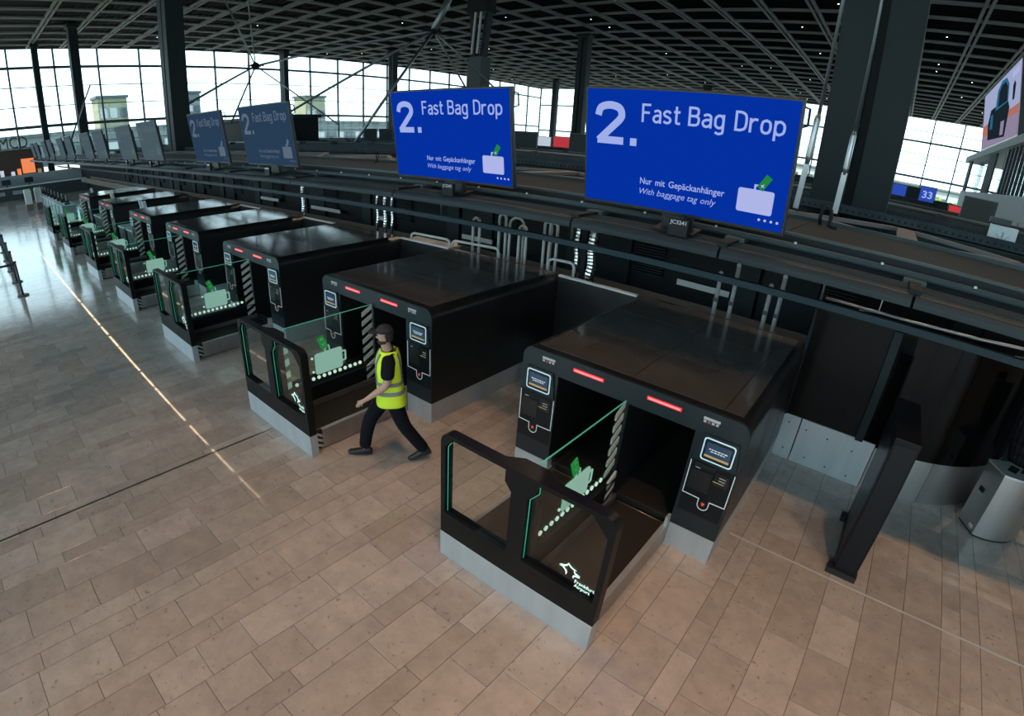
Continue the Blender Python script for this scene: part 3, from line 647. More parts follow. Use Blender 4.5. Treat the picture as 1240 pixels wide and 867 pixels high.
# ================================================================== DISPLAY MONITORS
SWD, SHT = 2.116, 1.19
def make_monitor():
    t = thing('display_monitor', '', 'monitor')
    MB().box(-SWD/2, SWD/2, 0, .06, 0, SHT).build('housing', 'monitor_black', t, bevel=.006)
    MB().box(-SWD/2+.25, SWD/2-.25, .06, .16, .25, SHT-.2).build('rear_box', 'monitor_black', t)
    bz = .022
    s = MB().box(-SWD/2+bz, SWD/2-bz, -.003, .002, bz+.01, SHT-bz).build('screen', 'screen_blue', t)
    u0, v0, U, V = -SWD/2+bz, bz+.01, SWD-2*bz, SHT-2*bz-.01
    P = lambda u, v: (u0+u*U, -.0055, v0+v*V)
    link('number', stroke_text('2', .165*U, .36*V, .18), 'screen_text', s, P(.055, .53)); link('number_dot', stroke_text('.', .045*U, .36*V, .18), 'screen_text', s, P(.24, .53))
    for wd_, u, uw in (('Fast', .300, .185), ('Bag', .528, .160), ('Drop', .738, .212)):
        gap = .13; kk = uw/(sum(GL[c][0]+gap for c in wd_)-gap); uu = u
        for c in wd_: link('title_letter', stroke_text(c, GL[c][0]*kk*U, .155*V, .125), 'screen_text', s, P(uu, .735)); uu += (GL[c][0]+gap)*kk
    for wd_, u, uw in (('Nur', .305, .062), ('mit', .385, .050), ('Gepäckanhänger', .453, .272)): link('subtitle_word', fit_text(wd_, uw*U, .055*V, bold=.012), 'screen_text', s, P(u, .205))['kind'] = 'stuff'
    for wd_, u, uw in (('With', .305, .078), ('baggage', .397, .142), ('tag', .553, .050), ('only', .617, .073)): link('subtitle_word', fit_text(wd_, uw*U, .052*V, shear=.25), 'screen_text', s, P(u, .115))['kind'] = 'stuff'
    a, b_ = P(.785, .115), P(.945, .305)
    cs = MB().prism(rrect(a[0], b_[0], a[2], b_[2], .022), -.006, -.0035).build('suitcase_icon', 'screen_white', s)
    q = P(.865, .305); hb = MB()
    hb.box(q[0]-.025, q[0]-.008, -.006, -.0035, q[2], q[2]+.045); hb.box(q[0]-.025, q[0]+.03, -.006, -.0035, q[2]+.03, q[2]+.047); hb.build('icon_handle', 'screen_white', s)
    tgm = MB().prism([(.0, -.005), (.06, .03), (.0, .145), (-.06, .105)] if False else [(-.035, -.03), (.03, -.03), (.03, .11), (-.035, .11)], -.0068, -.0045).build('icon_tag', 'screen_green', s)
    tgm.location = (q[0]+.045, 0, q[2]+.035); tgm.rotation_euler = (0, math.radians(32), 0)
    pl = MB().prism([(-.02, .005), (-.004, .012), (.0, .035), (.006, .012), (.022, .005), (.006, .0), (.0, -.015), (-.006, .0)], -.0085, -.0070).build('icon_plane', 'screen_white', s)
    pl.location = tgm.location; pl.rotation_euler = tgm.rotation_euler
    for i in range(4):
        p = P(.895+i*.027, .072); MB().disc((p[0], -.005, p[2]), .0125, 'y', .003, 12).build('icon_dot', 'screen_white', s)
    st = MB(); st.box(-.16, .16, .06, .12, -.15, .3)
    st.build('stand', 'monitor_black', t); MB().box(-.22, .22, -.05, .22, -.175, -.15).build('foot', 'gantry_dark', t)
    MB().tube([(SWD/2-.03, .06, SHT-.06), (SWD/2+.03, .10, SHT-.08), (SWD/2+.03, .10, SHT-.22), (SWD/2-.03, .06, SHT-.24)], .012, 6).build('rear_handle', 'monitor_black', t)
    return t
MON = [(-1.90, 'nearest and largest blue bag drop monitor at the right'), (-4.99, 'blue bag drop monitor second from the right, above the walking person\'s machine'),
       (-9.955, 'angle-dimmed blue bag drop monitor third from the right'), (-13.03, 'angle-dimmed blue bag drop monitor fourth from the right, right of the broad column'),
       (-17.95, 'angle-dimmed grey bag drop monitor fifth from the right, just left of the broad column'), (-20.98, 'angle-dimmed grey bag drop monitor sixth from the right'),
       (-25.45, 'angle-dimmed grey bag drop monitor seventh from the right'), (-28.4, 'angle-dimmed grey bag drop monitor eighth from the right'),
       (-33.6, 'small angle-dimmed grey monitor ninth from the right'), (-36.7, 'small angle-dimmed grey monitor tenth from the right'), (-41.6, 'small angle-dimmed grey monitor eleventh from the right'), (-44.7, 'small angle-dimmed grey monitor twelfth from the right'),
       (-49.6, 'tiny angle-dimmed grey monitor second from the left end of the gantry'), (-52.7, 'tiny angle-dimmed grey monitor at the far left end of the gantry')]
TILT = math.atan(.17/1.18)
pm = make_monitor()
for i, (x, lab) in enumerate(MON):
    o = pm if i == 0 else dup(pm, skip=('rear_handle',) if i > 3 else ())
    o.location = (x, 5.10, 3.16); o.rotation_euler = (TILT, 0, 0); o['label'] = lab; o['group'] = 'bag drop monitors along the gantry'
    if i > 1:  # same blue screens; oblique-view dimming is put into their emission colour
        ms, mt = ('screen_angle_dim', 'text_angle_dim') if i < 4 else ('screen_angle_faded', 'text_angle_faded')
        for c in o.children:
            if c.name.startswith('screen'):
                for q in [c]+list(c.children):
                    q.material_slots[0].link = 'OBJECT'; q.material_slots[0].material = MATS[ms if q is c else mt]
for x, s, lab in ((-1.80, 'JC3241', 'small dark counter number sign under the nearest blue monitor'), (-4.90, 'JC3242', 'small dark counter number sign under the second blue monitor')):
    t = thing('number_sign', lab, 'sign', (x, 4.95, 2.985))
    MB().box(-.10, .10, 0, .05, 0, .165).build('sign_box', 'gantry_dark', t, bevel=.004)
    link('sign_text', fit_text(s, .165, .036, bold=.015), 'sticker', t, (-.085, -.002, .115))['kind'] = 'stuff'
for x in (-9.87, -12.95, -17.9, -20.9):
    t = thing('number_sign', {-9.87: 'small dark sign box under the third monitor from the right', -12.95: 'small dark sign box under the fourth monitor from the right', -17.9: 'small dark sign box under the fifth monitor from the right', -20.9: 'small dark sign box under the sixth monitor from the right'}[x], 'sign', (x, 4.95, 2.985))
    MB().box(-.10, .10, 0, .05, 0, .165).build('sign_box', 'gantry_dark', t); MB().box(-.08, .08, -.002, .001, .12, .145).build('sign_face', 'sticker', t)

# ================================================================== GANTRY
GX0, GX1 = -56.0, 7.0
ga = thing('gantry', 'long dark steel-blue gantry deck with pipes carrying the monitors above the machines', 'gantry', (0, 5.0, 2.85))
G = lambda b, name, m, **k: b.build(name, m, ga, **k)
joints = [GX0, -53, -50, -47, -44, -41, -38.3, -35.4, -32.4, -29.5, -26.5, -23.6, -20.6, -17.7, -14.75, -11.8, -8.87, -5.95, -2.98, -1.35, .35, 2.0, 3.6, 5.2, GX1]
for a, c in zip(joints[:-1], joints[1:]):
    pr = [(-.10, .02)] + [(-.10+.075*(1-math.cos(i*PI/12)), .05+.075*math.sin(i*PI/12)) for i in range(0, 7)] + [(.10, .125), (.10, .105), (.40, .105), (.40, .02)]
    G(MB().prism(pr, a+.012, c-.012, 'x'), 'lip_segment', 'gantry')
    sg = MB().box(a+.012, c-.012, .12, .42, .105, .118)
    for q in range(5): sg.box(a+.012, c-.012, .14+q*.055, .165+q*.055, .118, .135)
    G(sg, 'ribbed_strip', 'gantry')
    G(MB().box(a-.05, a+.05, -.02, .5, .10, .16), 'joint_clamp', 'gantry_dark')
    G(MB().box(a-.10, a+.10, .40, .62, .13, .17), 'joint_clamp', 'gantry_light')
pp = G(MB().tube([(GX0, .56, .19), (GX1, .56, .19)], .034, 10), 'front_pipe', 'gantry_light')
x = GX1-.4
while x > -34:
    MB().disc((x, .545, .227), .014, 'z', .02, 8).build('clip', 'white_dot', pp); x -= .82
G(MB().box(GX0, GX1, .40, .80, -.02, .02), 'underside_front', 'gantry_dark')
G(MB().box(GX0, GX1, .66, .74, .02, .27), 'channel', 'gantry_dark')
G(MB().box(GX0, GX1, .72, .80, .25, .295), 'edge_rail', 'gantry_light')
x = GX1
while x > GX0:
    G(MB().box(max(x-2.65, GX0), x-.012, .80, 2.78, .22, .27), 'deck_panel', 'gantry_panel'); x -= 2.65
G(MB().box(GX0, GX1, 2.78, 2.84, .22, .315), 'edge_rail', 'gantry_light')
G(MB().box(GX0, GX1, 2.87, 2.92, .15, .30), 'edge_rail', 'gantry')
# bracing field behind the deck
x = GX1-.1
while x > -36:
    G(MB().box(x-6.75, x-6.47, 2.9, 5.5, .20, .26), 'cross_beam', 'truss')
    xa, xb = x, x-6.6; xm = (xa+xb)/2
    for (p, q) in (((xa-.1, 3.0), (xm, 5.45)), ((xm, 3.0), (xa-.1, 5.45)), ((xm, 3.0), (xb, 5.45)), ((xb, 3.0), (xm, 5.45))): G(MB().bar((p[0], p[1], .23), (q[0], q[1], .23), .13, .06), 'cross_brace', 'truss')
    for yy in (3.5, 4.1, 4.8): G(MB().bar((xa, yy, .12), (xb, yy+random.uniform(-.2, .2), .12), .05, .05), 'service_pipe', 'gantry_light')
    x -= 6.6
for nm, yy, z0, z1 in (('cable_tray', 5.75, .27, .42), ('cable_tray', 8.6, .22, .38)):
    tr = G(MB().box(GX0, GX1, yy-.25, yy+.25, z0, z0+.02), nm, 'tray')
    for q in (-.25, .23): MB().box(GX0, GX1, yy+q, yy+q+.02, z0, z1).build('tray_side', 'tray', tr)
    hb = MB(); x = 6.8
    while x > -26:
        hb.box(x-.07, x-.03, yy-.257, yy-.252, z0+.06, z1-.05); x -= .11
    hb.build('tray_slots', 'gantry_dark', tr)['kind'] = 'stuff'
# cable loops on the deck
for x, lab in ((-9.6, 'thin black cable loop on the deck right of the third monitor'), (-3.3, 'thick black cable loop on the deck left of the nearest monitor'), (-.75, 'thick black cable loop at the foot of the right-hand tie rods')):
    r = .16
    pts = [(x-.06, 7.55, 3.13), (x-.075, 7.52, 3.22), (x-.06, 7.5, 3.31), (x-.01, 7.5, 3.36), (x+.045, 7.48, 3.33), (x+.065, 7.46, 3.24), (x+.06, 7.42, 3.14), (x+.16, 7.3, 3.13)]
    tag(MB().tube(pts, .026 if x > -5 else .012, 6).build('cable_loop', 'rubber'), lab, 'cable')
# blue beam over the machine backs, with its handrail
bb = thing('top_beam', 'slim steel-blue beam running along behind all machine roofs', 'beam', (0, 7.15, 2.16))
MB().box(-56, 6, -.05, .05, 0, .085).build('beam_bar', 'blue_beam', bb)
for x in (-20.5, -15.5, -12.2, -7.3, -4.35, -.54): MB().tube([(x, .08, .04), (x, .08, .66)], .018, 6).build('beam_hanger', 'pipe', bb)
hr = thing('handrail', 'thin bare metal handrail above the rear glass wall at right', 'rail', (-.5, 7.5, 2.22))
MB().tube([(0,0,0),(1.06,0,.0),(1.9,0,.03),(2.42,.02,.07),(4,.1,.1)], .022, 8).build('rail_tube', 'pipe', hr)
for x in (.7, 2.6): MB().tube([(x, -.01, .62), (x-.02, -.01, 0), (x-.25, -.04, -.03)], .010, 6).build('rail_hook', 'pipe', hr)

# tie rods from the roof to the gantry
def tie_rod(label, a, b, r=.028):
    a, b = Vector(a), Vector(b); t = thing('tie_rod', label, 'tie rod', tuple(a)); d = b-a
    MB().tube([d*.10, d], r, 8).build('rod', 'cable', t)
    MB().tube([d*.085, d*.10, d*.17, d*.18], [r*1.2, r*2.0, r*2.0, r*1.1], 8).build('turnbuckle', 'pipe', t)
    MB().bar((0,0,0), d*.09, .09, .04).build('fork', 'pipe', t)
tie_rod('steel tie rod with turnbuckle between the nearest monitor and the massive column', (-1.50, 9.75, 3.12), (-1.10, 9.9, 11.8))
tie_rod('steel tie rod with turnbuckle in front of the massive column', (-.86, 9.75, 3.16), (-.68, 9.85, 10.5), .022)
def polar(az, el, d): a, e = math.radians(az), math.radians(el); return Vector((math.sin(a)*d, math.cos(a)*d, 3.78+math.tan(e)*d))
N1 = polar(-46.5, 10.05, 34); N2 = polar(-63.9, 6.5, 50)
def star(label, c, r):
    t = thing('cable_node', label, 'cable node', tuple(c))
    MB().tube([(0,0,-r), (0,0,-r*.5), (0,0,r*.5), (0,0,r)], [r*.3, r, r, r*.3], 10).build('hub', 'column_web', t)
    for i in range(6):
        a = i*PI/3; MB().bar((0,0,0), (math.cos(a)*r*2.2, math.sin(a)*r*2.2, .1*r), r*.35, r*.35).build('fork', 'column_web', t)
star('star-shaped steel cable joint hanging near the top centre', N1, .22)
star('star-shaped steel cable joint before the left window wall', N2, .32)
def cable(label, a, b, r): 
    a, b = Vector(a), Vector(b); tag(MB().tube([(0,0,0), b-a], r*1.35, 6).build('stay_cable', 'cable', None, tuple(a)), label, 'cable')
cable('thick strut rising from the top-centre cable joint to the roof', N1, polar(-45.0, 13.6, 34.5).lerp(polar(-44.0, 15.5, 35), .8), .17)
cable('cable linking the two star joints', N1, N2, .07)
cable('cable from the top-centre joint down to the third monitor', N1, polar(-60.9, 2.0, 40), .06)
cable('cable from the top-centre joint down past the second blue monitor', N1, polar(-54.3, -1.0, 30), .06)
cable('thin cable from the top-centre joint dropping behind the second monitor', N1, polar(-43.0, 4.5, 36), .045)
cable('thin cable from the top-centre joint running right behind the second monitor', N1, polar(-39.6, 4.3, 36), .045)
cable('cable from the left star joint down towards the broad column', N2, polar(-72.6, 2.0, 36), .06)
cable('cable from the left star joint down behind the fourth monitor', N2, polar(-66.5, 1.2, 36), .05)
cable('cable from the left star joint down right to the far desks', N2, polar(-56.0, .8, 36), .04)
cable('long thin stay crossing from the roof to the left star joint', N2, polar(-67.0, 13.5, 40), .05)
cable('thin stay from the roof above the left star joint', N2, polar(-64.5, 13.5, 46), .04)
cable('slender stay by the dark column above the small grey monitors', polar(-82.0, -1.0, 40), polar(-79.0, 5.2, 52), .05)

# ================================================================== CONVEYOR ZONE BEHIND THE MACHINES
wc = struct(MB().box(-56, 6, 9.02, 9.15, 0, 2.32).build('wall_conveyor', 'column_web'))
x = 6.0; i = 0
while x > -40:
    wd = (.95, .45, 1.25, .7)[i % 4]
    if i % 4 == 0:
        MB().box(x-wd+.02, x-.02, 8.93, 9.02, .0, 2.30).build('wall_panel', 'gantry_dark', wc)
    elif i % 4 == 1:
        MB().box(x-wd+.03, x-.03, 8.88, 9.02, .0, 2.31).build('wall_panel', 'column', wc)
    elif i % 4 == 2:
        MB().box(x-wd+.02, x-.02, 8.96, 9.02, .0, .9).build('wall_panel', 'gantry_dark', wc)
    else:
        lv = MB()
        for q in range(15): lv.box(x-wd+.05, x-.05, 8.93, 9.02, 1.55+q*.05, 1.575+q*.05)
        o = lv.build('louvre', 'gantry_dark', wc); o['kind'] = 'stuff'
    x -= wd; i += 1
for a, c, z in ((-14.7, -13.1, 1.47), (-18.2, -16.85, 1.50), (-11.25, -10.9, 1.5), (-3.05, -2.1, 1.54), (-8.2, -7.3, 1.45)):
    MB().box(a, c, 8.80, 8.83, z, z+.10).build('name_plate', 'white_paint', wc)
cv = thing('collector_conveyor', 'long baggage conveyor with brown side boards behind the machines', 'conveyor', (0, 8.4, 0))
MB().box(-50, .5, -.36, .36, 1.05, 1.12).build('belt', 'belt', cv)
for s in (-.40, .36): MB().box(-50, .5, s, s+.04, .95, 1.30).build('side_board', 'brown_side', cv)
x = .3
while x > -30: MB().box(x-.05, x+.05, -.3, .3, 0, 1.05).build('leg', 'counter_dark', cv); x -= 2.4
x = .2; k = 0
while x > -16:
    k += 1; t = thing('conveyor_sensor', 'small metal sensor bracket on the conveyor side board, '+['first','second','third','fourth','fifth','sixth','seventh','eighth','ninth','tenth','eleventh','twelfth','thirteenth'][k-1]+' from the right', 'sensor', (x, 8.0, 1.30), group='sensors on the conveyor side board')
    MB().box(-.05, .05, -.02, .05, 0, .06).build('bracket', 'pipe', t); MB().tube([(0, 0, .06), (.02, -.02, .12), (.09, -.03, .13)], .014, 6).build('sensor_head', 'brown_side', t); x -= 1.35
def hoop(label, x, y, z0, z1, wd, r=.028, rz=0, grp='ladder hoops behind the machines'):
    t = thing('ladder_hoop', label, 'rail', (x, y, z0), rz, grp); h = z1-z0; k = wd/2
    pts = [(-k, 0, 0), (-k, 0, h-k)] + [(-k*math.cos(a), 0, h-k+k*math.sin(a)) for a in [i*PI/8 for i in range(1, 8)]] + [(k, 0, h-k), (k, 0, 0)]
    MB().tube(pts, r, 8).build('hoop_tube', 'white_paint', t); MB().box(-k-.04, k+.04, -.03, .03, -.02, .0).build('foot_plate', 'pipe', t)
hoop('light tubular hoop farthest left, behind the walking person\'s machine', -6.88, 7.8, 0.02, 2.18, .17)
hoop('tall narrow tubular hoop second from left behind the person\'s machine', -6.26, 7.85, 0.02, 2.33, .16)
hoop('wide tubular hoop in the middle of the group behind the person\'s machine', -5.92, 7.85, 0.02, 2.31, .26, .026, .5)
hoop('lower tubular hoop fourth from left behind the person\'s machine', -5.70, 7.75, 0.02, 2.2, .16)
hoop('tubular hoop second from right in the group left of the ducts', -5.22, 7.85, 0.02, 2.34, .14)
hoop('tubular hoop nearest the silver ducts', -5.06, 7.80, 0.02, 2.35, .15)
def guard(label, x, y, L, z0, z1, rz):
    t = thing('guard_rail', label, 'rail', (x, y, z0), rz); h = z1-z0
    MB().tube([(0,0,0), (0,0,h-.08), (.025,0,h-.025), (.08,0,h), (L-.08,0,h), (L-.025,0,h-.025), (L,0,h-.08), (L,0,0)], .026, 8).build('rail_tube', 'white_paint', t)
    MB().tube([(0,0,h*.8), (L,0,h*.8)], .02, 8).build('mid_rail', 'white_paint', t)
guard('light tubular guard rail behind the white cabinet, left one', -8.35, 7.40, 1.1, 0, 1.72, .04)
guard('light tubular guard rail behind the white cabinet, right one', -7.20, 7.46, 1.1, 0, 1.72, .12)
guard('light tubular guard rail beside the silver ducts', -5.0, 7.62, .5, 0, 1.75, .1)
t = thing('service_cabinet', 'pale grey service cabinet behind the gap left of the person\'s machine', 'cabinet', (-8.2, 7.75, 0))
MB().box(-.55, .75, -.15, .20, 0, 1.48).build('cabinet_body', 'white_paint', t); MB().box(-.57, .77, -.17, .22, 1.48, 1.51).build('cabinet_top', 'white_paint', t)
MB().box(.62, .70, .1, .18, 1.51, 1.57).build('cabinet_lamp', 'lcd_tan', t)
def duct(label, x, y, z0, z1, r):
    t = thing('flexible_duct', label, 'duct', (x, y, z0), group='shiny ducts behind the machines'); n = int((z1-z0)/.03); b = MB()
    b.tube([(0.012*math.sin(i*.35), .01*math.cos(i*.3), (z1-z0)*i/n) for i in range(n+1)], [r*(1+.07*(i % 2)) for i in range(n+1)], 10, smooth=False)
    b.build('duct_hose', 'duct', t); MB().disc((0,0,.02), r*1.15, 'z', .04, 12).build('duct_collar', 'pipe', t)
duct('thick shiny foil duct beside the dark post left of the nearest machine', -4.25, 7.8, 0, 2.8, .085)
duct('thinner shiny foil duct left of the dark post', -4.55, 7.8, 0, 2.8, .05)
duct('thin silver pipe hanging behind the third machine, leftmost of three', -10.15, 7.9, 0, 2.8, .035)
duct('foil duct behind the third machine, middle of three', -9.85, 7.9, 0, 2.8, .05)
duct('thin silver pipe behind the third machine, rightmost of three', -9.6, 7.9, 0, 2.8, .03)
duct('silver pipe behind the fourth machine', -13.6, 7.9, 0, 2.8, .06)
tag(MB().box(-4.45, -4.35, 7.75, 7.85, 0, 2.82).build('support_post', 'column_web'), 'dark post between the two foil ducts', 'post')
def stile(label, x, y, z1):
    t = thing('ladder_stile', label, 'rail', (x, y, 0), group='metal stiles behind the nearest machine')
    MB().tube([(0,0,0), (0,0,z1-.03), (0,-.01,z1-.01), (0,-.03,z1)], .032, 8).build('stile_tube', 'stile_metal', t)
    MB().box(-.03, .03, -.05, -.03, 1.7, 1.76).build('stile_bolt', 'counter_dark', t)
stile('shorter bright metal stile, first from left behind the nearest machine', -2.04, 7.8, 2.14); stile('taller bright metal stile, second from left behind the nearest machine', -1.80, 7.8, 2.31)
stile('shorter bright metal stile, third from left behind the nearest machine', -1.28, 7.8, 2.14); stile('taller bright metal stile, rightmost behind the nearest machine', -1.12, 7.8, 2.31)

# ================================================================== RIGHT FOREGROUND
t = thing('barrier_slab', 'tall black slab barrier standing alone on the floor at right', 'barrier', (.76, 5.65, 0))
MB().box(-.12, .12, -.55, .55, .03, 1.68).build('slab_body', 'gate_black', t, bevel=.008)
MB().box(-.095, .095, -.556, -.548, .10, 1.62).build('front_inset', 'panel_dark', t)
for y in (-.55, .50): MB().box(-.18, .14, y-.03, y+.10, 0, .07).build('foot', 'rubber', t)
MB().box(-.122, -.118, -.45, .45, .2, 1.5).build('side_inset', 'panel_dark', t)
t = thing('waste_bin', 'brushed steel waste bin with curved front at the right edge', 'bin', (2.5, 7.27, 0))
prf = [(-.28, -.27)] + [(-.22+.60*math.sin(a*PI/16), .30-.575*math.cos(a*PI/16)) for a in range(0, 9)] + [(.38, .42), (-.44, .05)]
smooth_angle(MB().prism(prf, .03, .90, 'z').build('bin_body', 'steel_dark', t)); MB().prism([(a*.96, c*.96) for a, c in prf], 0, .03, 'z').build('bin_base', 'rubber', t)
MB().prism([(a*1.01, c*1.01) for a, c in prf], .90, .925, 'z').build('bin_lid', 'steel', t)
for i in range(3): MB().prism([(-.24+i*.17, -.10+i*.06), (-.14+i*.17, -.14+i*.06), (-.06+i*.17, .05+i*.06), (-.16+i*.17, .09+i*.06)], .925, .93, 'z').build('lid_opening', 'void', t)
d = Vector((-.16+.0, -.32, 0)).normalized()
hd = MB().bar((-.365, -.115, .56), (-.405, -.035, .56), .012, .06).build('bin_handle', 'void', t)
MB().bar((-.305, -.225, .10), (-.335, -.165, .10), .012, .05).build('bin_label', 'sticker', t)
tb = MB()
for rw, (z, L) in enumerate(((.62, .20), (.57, .17))):
    u = 0
    while u < L:
        q = random.uniform(.012, .03); p0 = Vector((.13, -.185, z))+Vector((.66, .75, 0)).normalized()*u; p1 = p0+Vector((.66, .75, 0)).normalized()*q
        tb.bar(p0, p1, .012, .022); u += q+.008
tb.build('bin_lettering', 'counter_dark', t)['kind'] = 'stuff'
t = thing('curved_shell', 'dark curved shell with pale blue rim standing on the steel bin', 'shell', (2.42, 7.40, .93), -.35)
rg = []
for i in range(7):
    z = i*.14; wv = .15+.13*math.sin(min(1., i/4)*PI/2)
    rg.append([(wv*math.cos(a), .10+wv*.75*math.sin(a), z) for a in [PI*.85+q*PI*1.3/12 for q in range(13)]])
b = MB()
for i in range(6):
    for q in range(12): b.sm.add(len(b.f)); b.quad(rg[i][q], rg[i][q+1], rg[i+1][q+1], rg[i+1][q])
o = b.build('shell_body', 'black_cloth', t); o.modifiers.new('thick', 'SOLIDIFY').thickness = .012
for q in (0, 12): MB().tube([r[q] for r in rg], .014, 8).build('shell_rim', 'counter_grey', t)
MB().tube(rg[6], .012, 6).build('shell_rim', 'counter_dark', t)
# ================================================================== LEFT FAR END OF THE ROW
def stanchion(label, x, y, belt=None):
    t = thing('belt_stanchion', label, 'stanchion', (x, y, 0), group='queue belt stanchions')
    MB().disc((0,0,.015), .16, 'z', .03, 16).build('base', 'counter_dark', t); MB().tube([(0,0,.03),(0,0,.93)], .032, 10).build('post', 'counter_dark', t); MB().tube([(0,0,.93),(0,0,.98)], .04, 10).build('head', 'rubber', t)
    if belt: MB().box(-.004, .004, belt, 0, .87, .93).build('belt_tape', 'belt_navy', t)
for i, x in enumerate((-17.17, -19.2, -21.3, -23.6, -25.8, -28.2)):
    stanchion(['dark queue stanchion nearest the camera at the left edge', 'second dark queue stanchion at the left edge', 'third dark queue stanchion at the left edge', 'fourth dark queue stanchion at the left edge', 'fifth dark queue stanchion at the left edge', 'farthest dark queue stanchion at the left edge'][i], x, .58, -2. if i in (0, 3) else None)
def desk(label, x, mirror=1):
    t = thing('staffed_desk', label, 'desk', (x, 4.9, 0), group='staffed check-in desks')
    MB().box(-.42, .42, -.5, .35, 0, .86).build('desk_body', 'counter_dark', t); MB().box(-.45, .45, -.53, .38, .86, .90).build('desk_top', 'counter_top', t)
    MB().box(-.45, .45, .36, .42, .0, 1.42).build('screen_panel', 'counter_grey', t)
    MB().box(-.2, .2, .0, .03, 1.05, 1.35).build('desk_monitor', 'monitor_black', t); MB().box(-.03, .03, .03, .06, .90, 1.15).build('monitor_stem', 'monitor_black', t)
    MB().bar((-.4*mirror, .3, 1.2), (-.34*mirror, .2, 1.75), .05, .12).build('glass_fin', 'counter_top', t)
desk('staffed desk immediately left of the fifth bag drop machine', -19.55); desk('staffed desk right of the sixth bag drop machine', -20.75, -1)
desk('staffed desk immediately left of the sixth bag drop machine', -24.55); desk('staffed desk right of the farthest bag drop machine', -25.35, -1)
desk('staffed desk beyond the farthest bag drop machine', -29.2)
for i in range(9):
    t = thing('check_in_counter', ['nearest', 'second', 'third', 'fourth', 'fifth', 'sixth', 'seventh', 'eighth', 'farthest'][i]+' narrow grey counter in the row past the machines', 'counter', (-33.2-i*1.55, 4.3, 0), group='narrow grey counters past the machines')
    MB().box(-.6, .6, -.3, .4, 0, .80).build('counter_body', 'counter_grey', t); MB().box(-.64, .64, -.34, .44, .80, .85).build('counter_top', 'counter_top', t)
    MB().box(-.25, .25, .05, .1, .95, 1.3).build('counter_monitor', 'monitor_black', t); MB().box(-.04, .04, .08, .14, .85, 1.1).build('monitor_stem', 'monitor_black', t); MB().box(.3, .5, -.1, .15, .85, 1.05).build('printer', 'rubber', t)
for x, y, lab in ((-42.1, 3.16, 'left pale self-service kiosk post with green top light'), (-42.5, 3.85, 'right pale self-service kiosk post with green top light')):
    t = thing('kiosk_post', lab, 'kiosk', (x, y, 0), group='kiosk posts'); MB().box(-.2, .2, -.22, .22, 0, .42).build('kiosk_base', 'brown_side', t)
    MB().prism([(-.2, .42), (.2, .42), (.22, 1.32), (.12, 1.38), (-.12, 1.38), (-.22, 1.32)], -.24, .24, 'x').build('kiosk_body', 'concrete', t); MB().box(-.15, .2, -.2, .2, 1.375, 1.40).build('kiosk_light', 'tag_green', t)
t = thing('service_counter', 'long dark service counter with pale ledge at the far left end', 'counter', (-54, 2.0, 0))
MB().box(-.5, .5, -7, 7, 0, 1.0).build('counter_body', 'counter_dark', t); MB().box(-.6, .62, -7, 7, 1.0, 1.06).build('counter_ledge', 'counter_top', t); MB().box(-1.6, -1.5, -7, 7, 0, 1.9).build('back_board', 'counter_grey', t)
for y in (-.6, .9, 2.6, -3): MB().box(.5, .52, y, y+.9, .45, .75).build('counter_plate', 'counter_grey', t)
for i, y in enumerate((1.0, 2.6, 4.4, -.5)):
    s = thing('counter_monitor', ['dark monitor on the far left service counter, second from left', 'dark monitor on the far left service counter, third from left', 'dark monitor at the right end of the far left service counter', 'dark monitor on the far left service counter, leftmost'][i], 'monitor', (-54.2, y, 1.06), group='monitors on the far service counter')
    MB().box(-.03, .03, -.35, .35, .18, .62).build('display', 'monitor_black', s); MB().box(-.12, .12, -.12, .12, 0, .03).build('foot', 'monitor_black', s); MB().box(-.03, .0, -.03, .03, .03, .2).build('neck', 'monitor_black', s)
t = thing('food_stand', 'brown food stand with dark sign letters and orange lit menu at the far left', 'food stand', (-64, 1.5, 0))
MB().box(-3, 0, -6, 5.3, 1.2, 4.0).build('stand_wall', 'brown_wall', t); MB().box(-3, .3, -6, 5.3, 0, 1.2).build('stand_counter', 'counter_dark', t)
MB().box(0, .08, 3.3, 4.5, 1.7, 3.1).build('menu_board', 'orange_screen', t)
for i, (y, m_) in enumerate(((2.2, 'white_screen'), (2.8, 'orange_screen'), (4.7, 'lcd_tan'), (1.2, 'white_screen'))): MB().box(.0, .06, y, y+.35, 1.5, 2.0+.2*(i % 2)).build('menu_light', m_, t)
me = fit_text('MCD', 2.6, 1.1); o = link('sign_letters', me, 'brown_wall', t, (.1, 1.6, 4.15)); o.rotation_euler = (0, 0, PI/2)
MB().box(.02, .06, 1.2, 5.0, 4.0, 4.06).build('sign_rail', 'brown_wall', t)
wg = thing('gallery_box', 'dark flat-topped box behind the small monitors at left', 'booth', (-48, 22, 0))
MB().box(-10, 8, 0, 3, 0, 5.0).build('box_wall', 'column_web', wg); MB().box(-10.2, 8.2, -.2, 3.2, 5.0, 5.25).build('box_roof', 'gantry_dark', wg)

# ================================================================== FAR CHECK-IN ISLANDS
def island(label, y, x0, x1, z):
    t = thing('far_gantry', label, 'gantry', (0, y, z), group='gantries of the check-in islands behind')
    MB().box(x0, x1, -1.2, 1.2, 0, .12).build('deck', 'gantry_panel', t); MB().box(x0, x1, -1.32, -1.2, -.08, .22).build('front_rail', 'tray', t); MB().box(x0, x1, 1.2, 1.32, -.08, .22).build('rear_rail', 'tray', t)
    MB().tube([(x0, -.7, .26), (x1, -.7, .26)], .07, 8).build('pipe', 'gantry_light', t)
    MB().box(x0, x1, -1.1, 1.1, -z, 0).build('desk_block', 'column_web', t)
    n = 0
    x = x0+2
    while x < x1: MB().box(x-.06, x+.06, -1.5, -1.1, -.1, .32).build('bracket', 'tray', t); x += 3.4
island('low service gantry between the first two check-in islands', 13.6, -56, 7, 2.85)
island('gantry of the check-in island directly behind the first one', 18.5, -62, 8, 2.95)
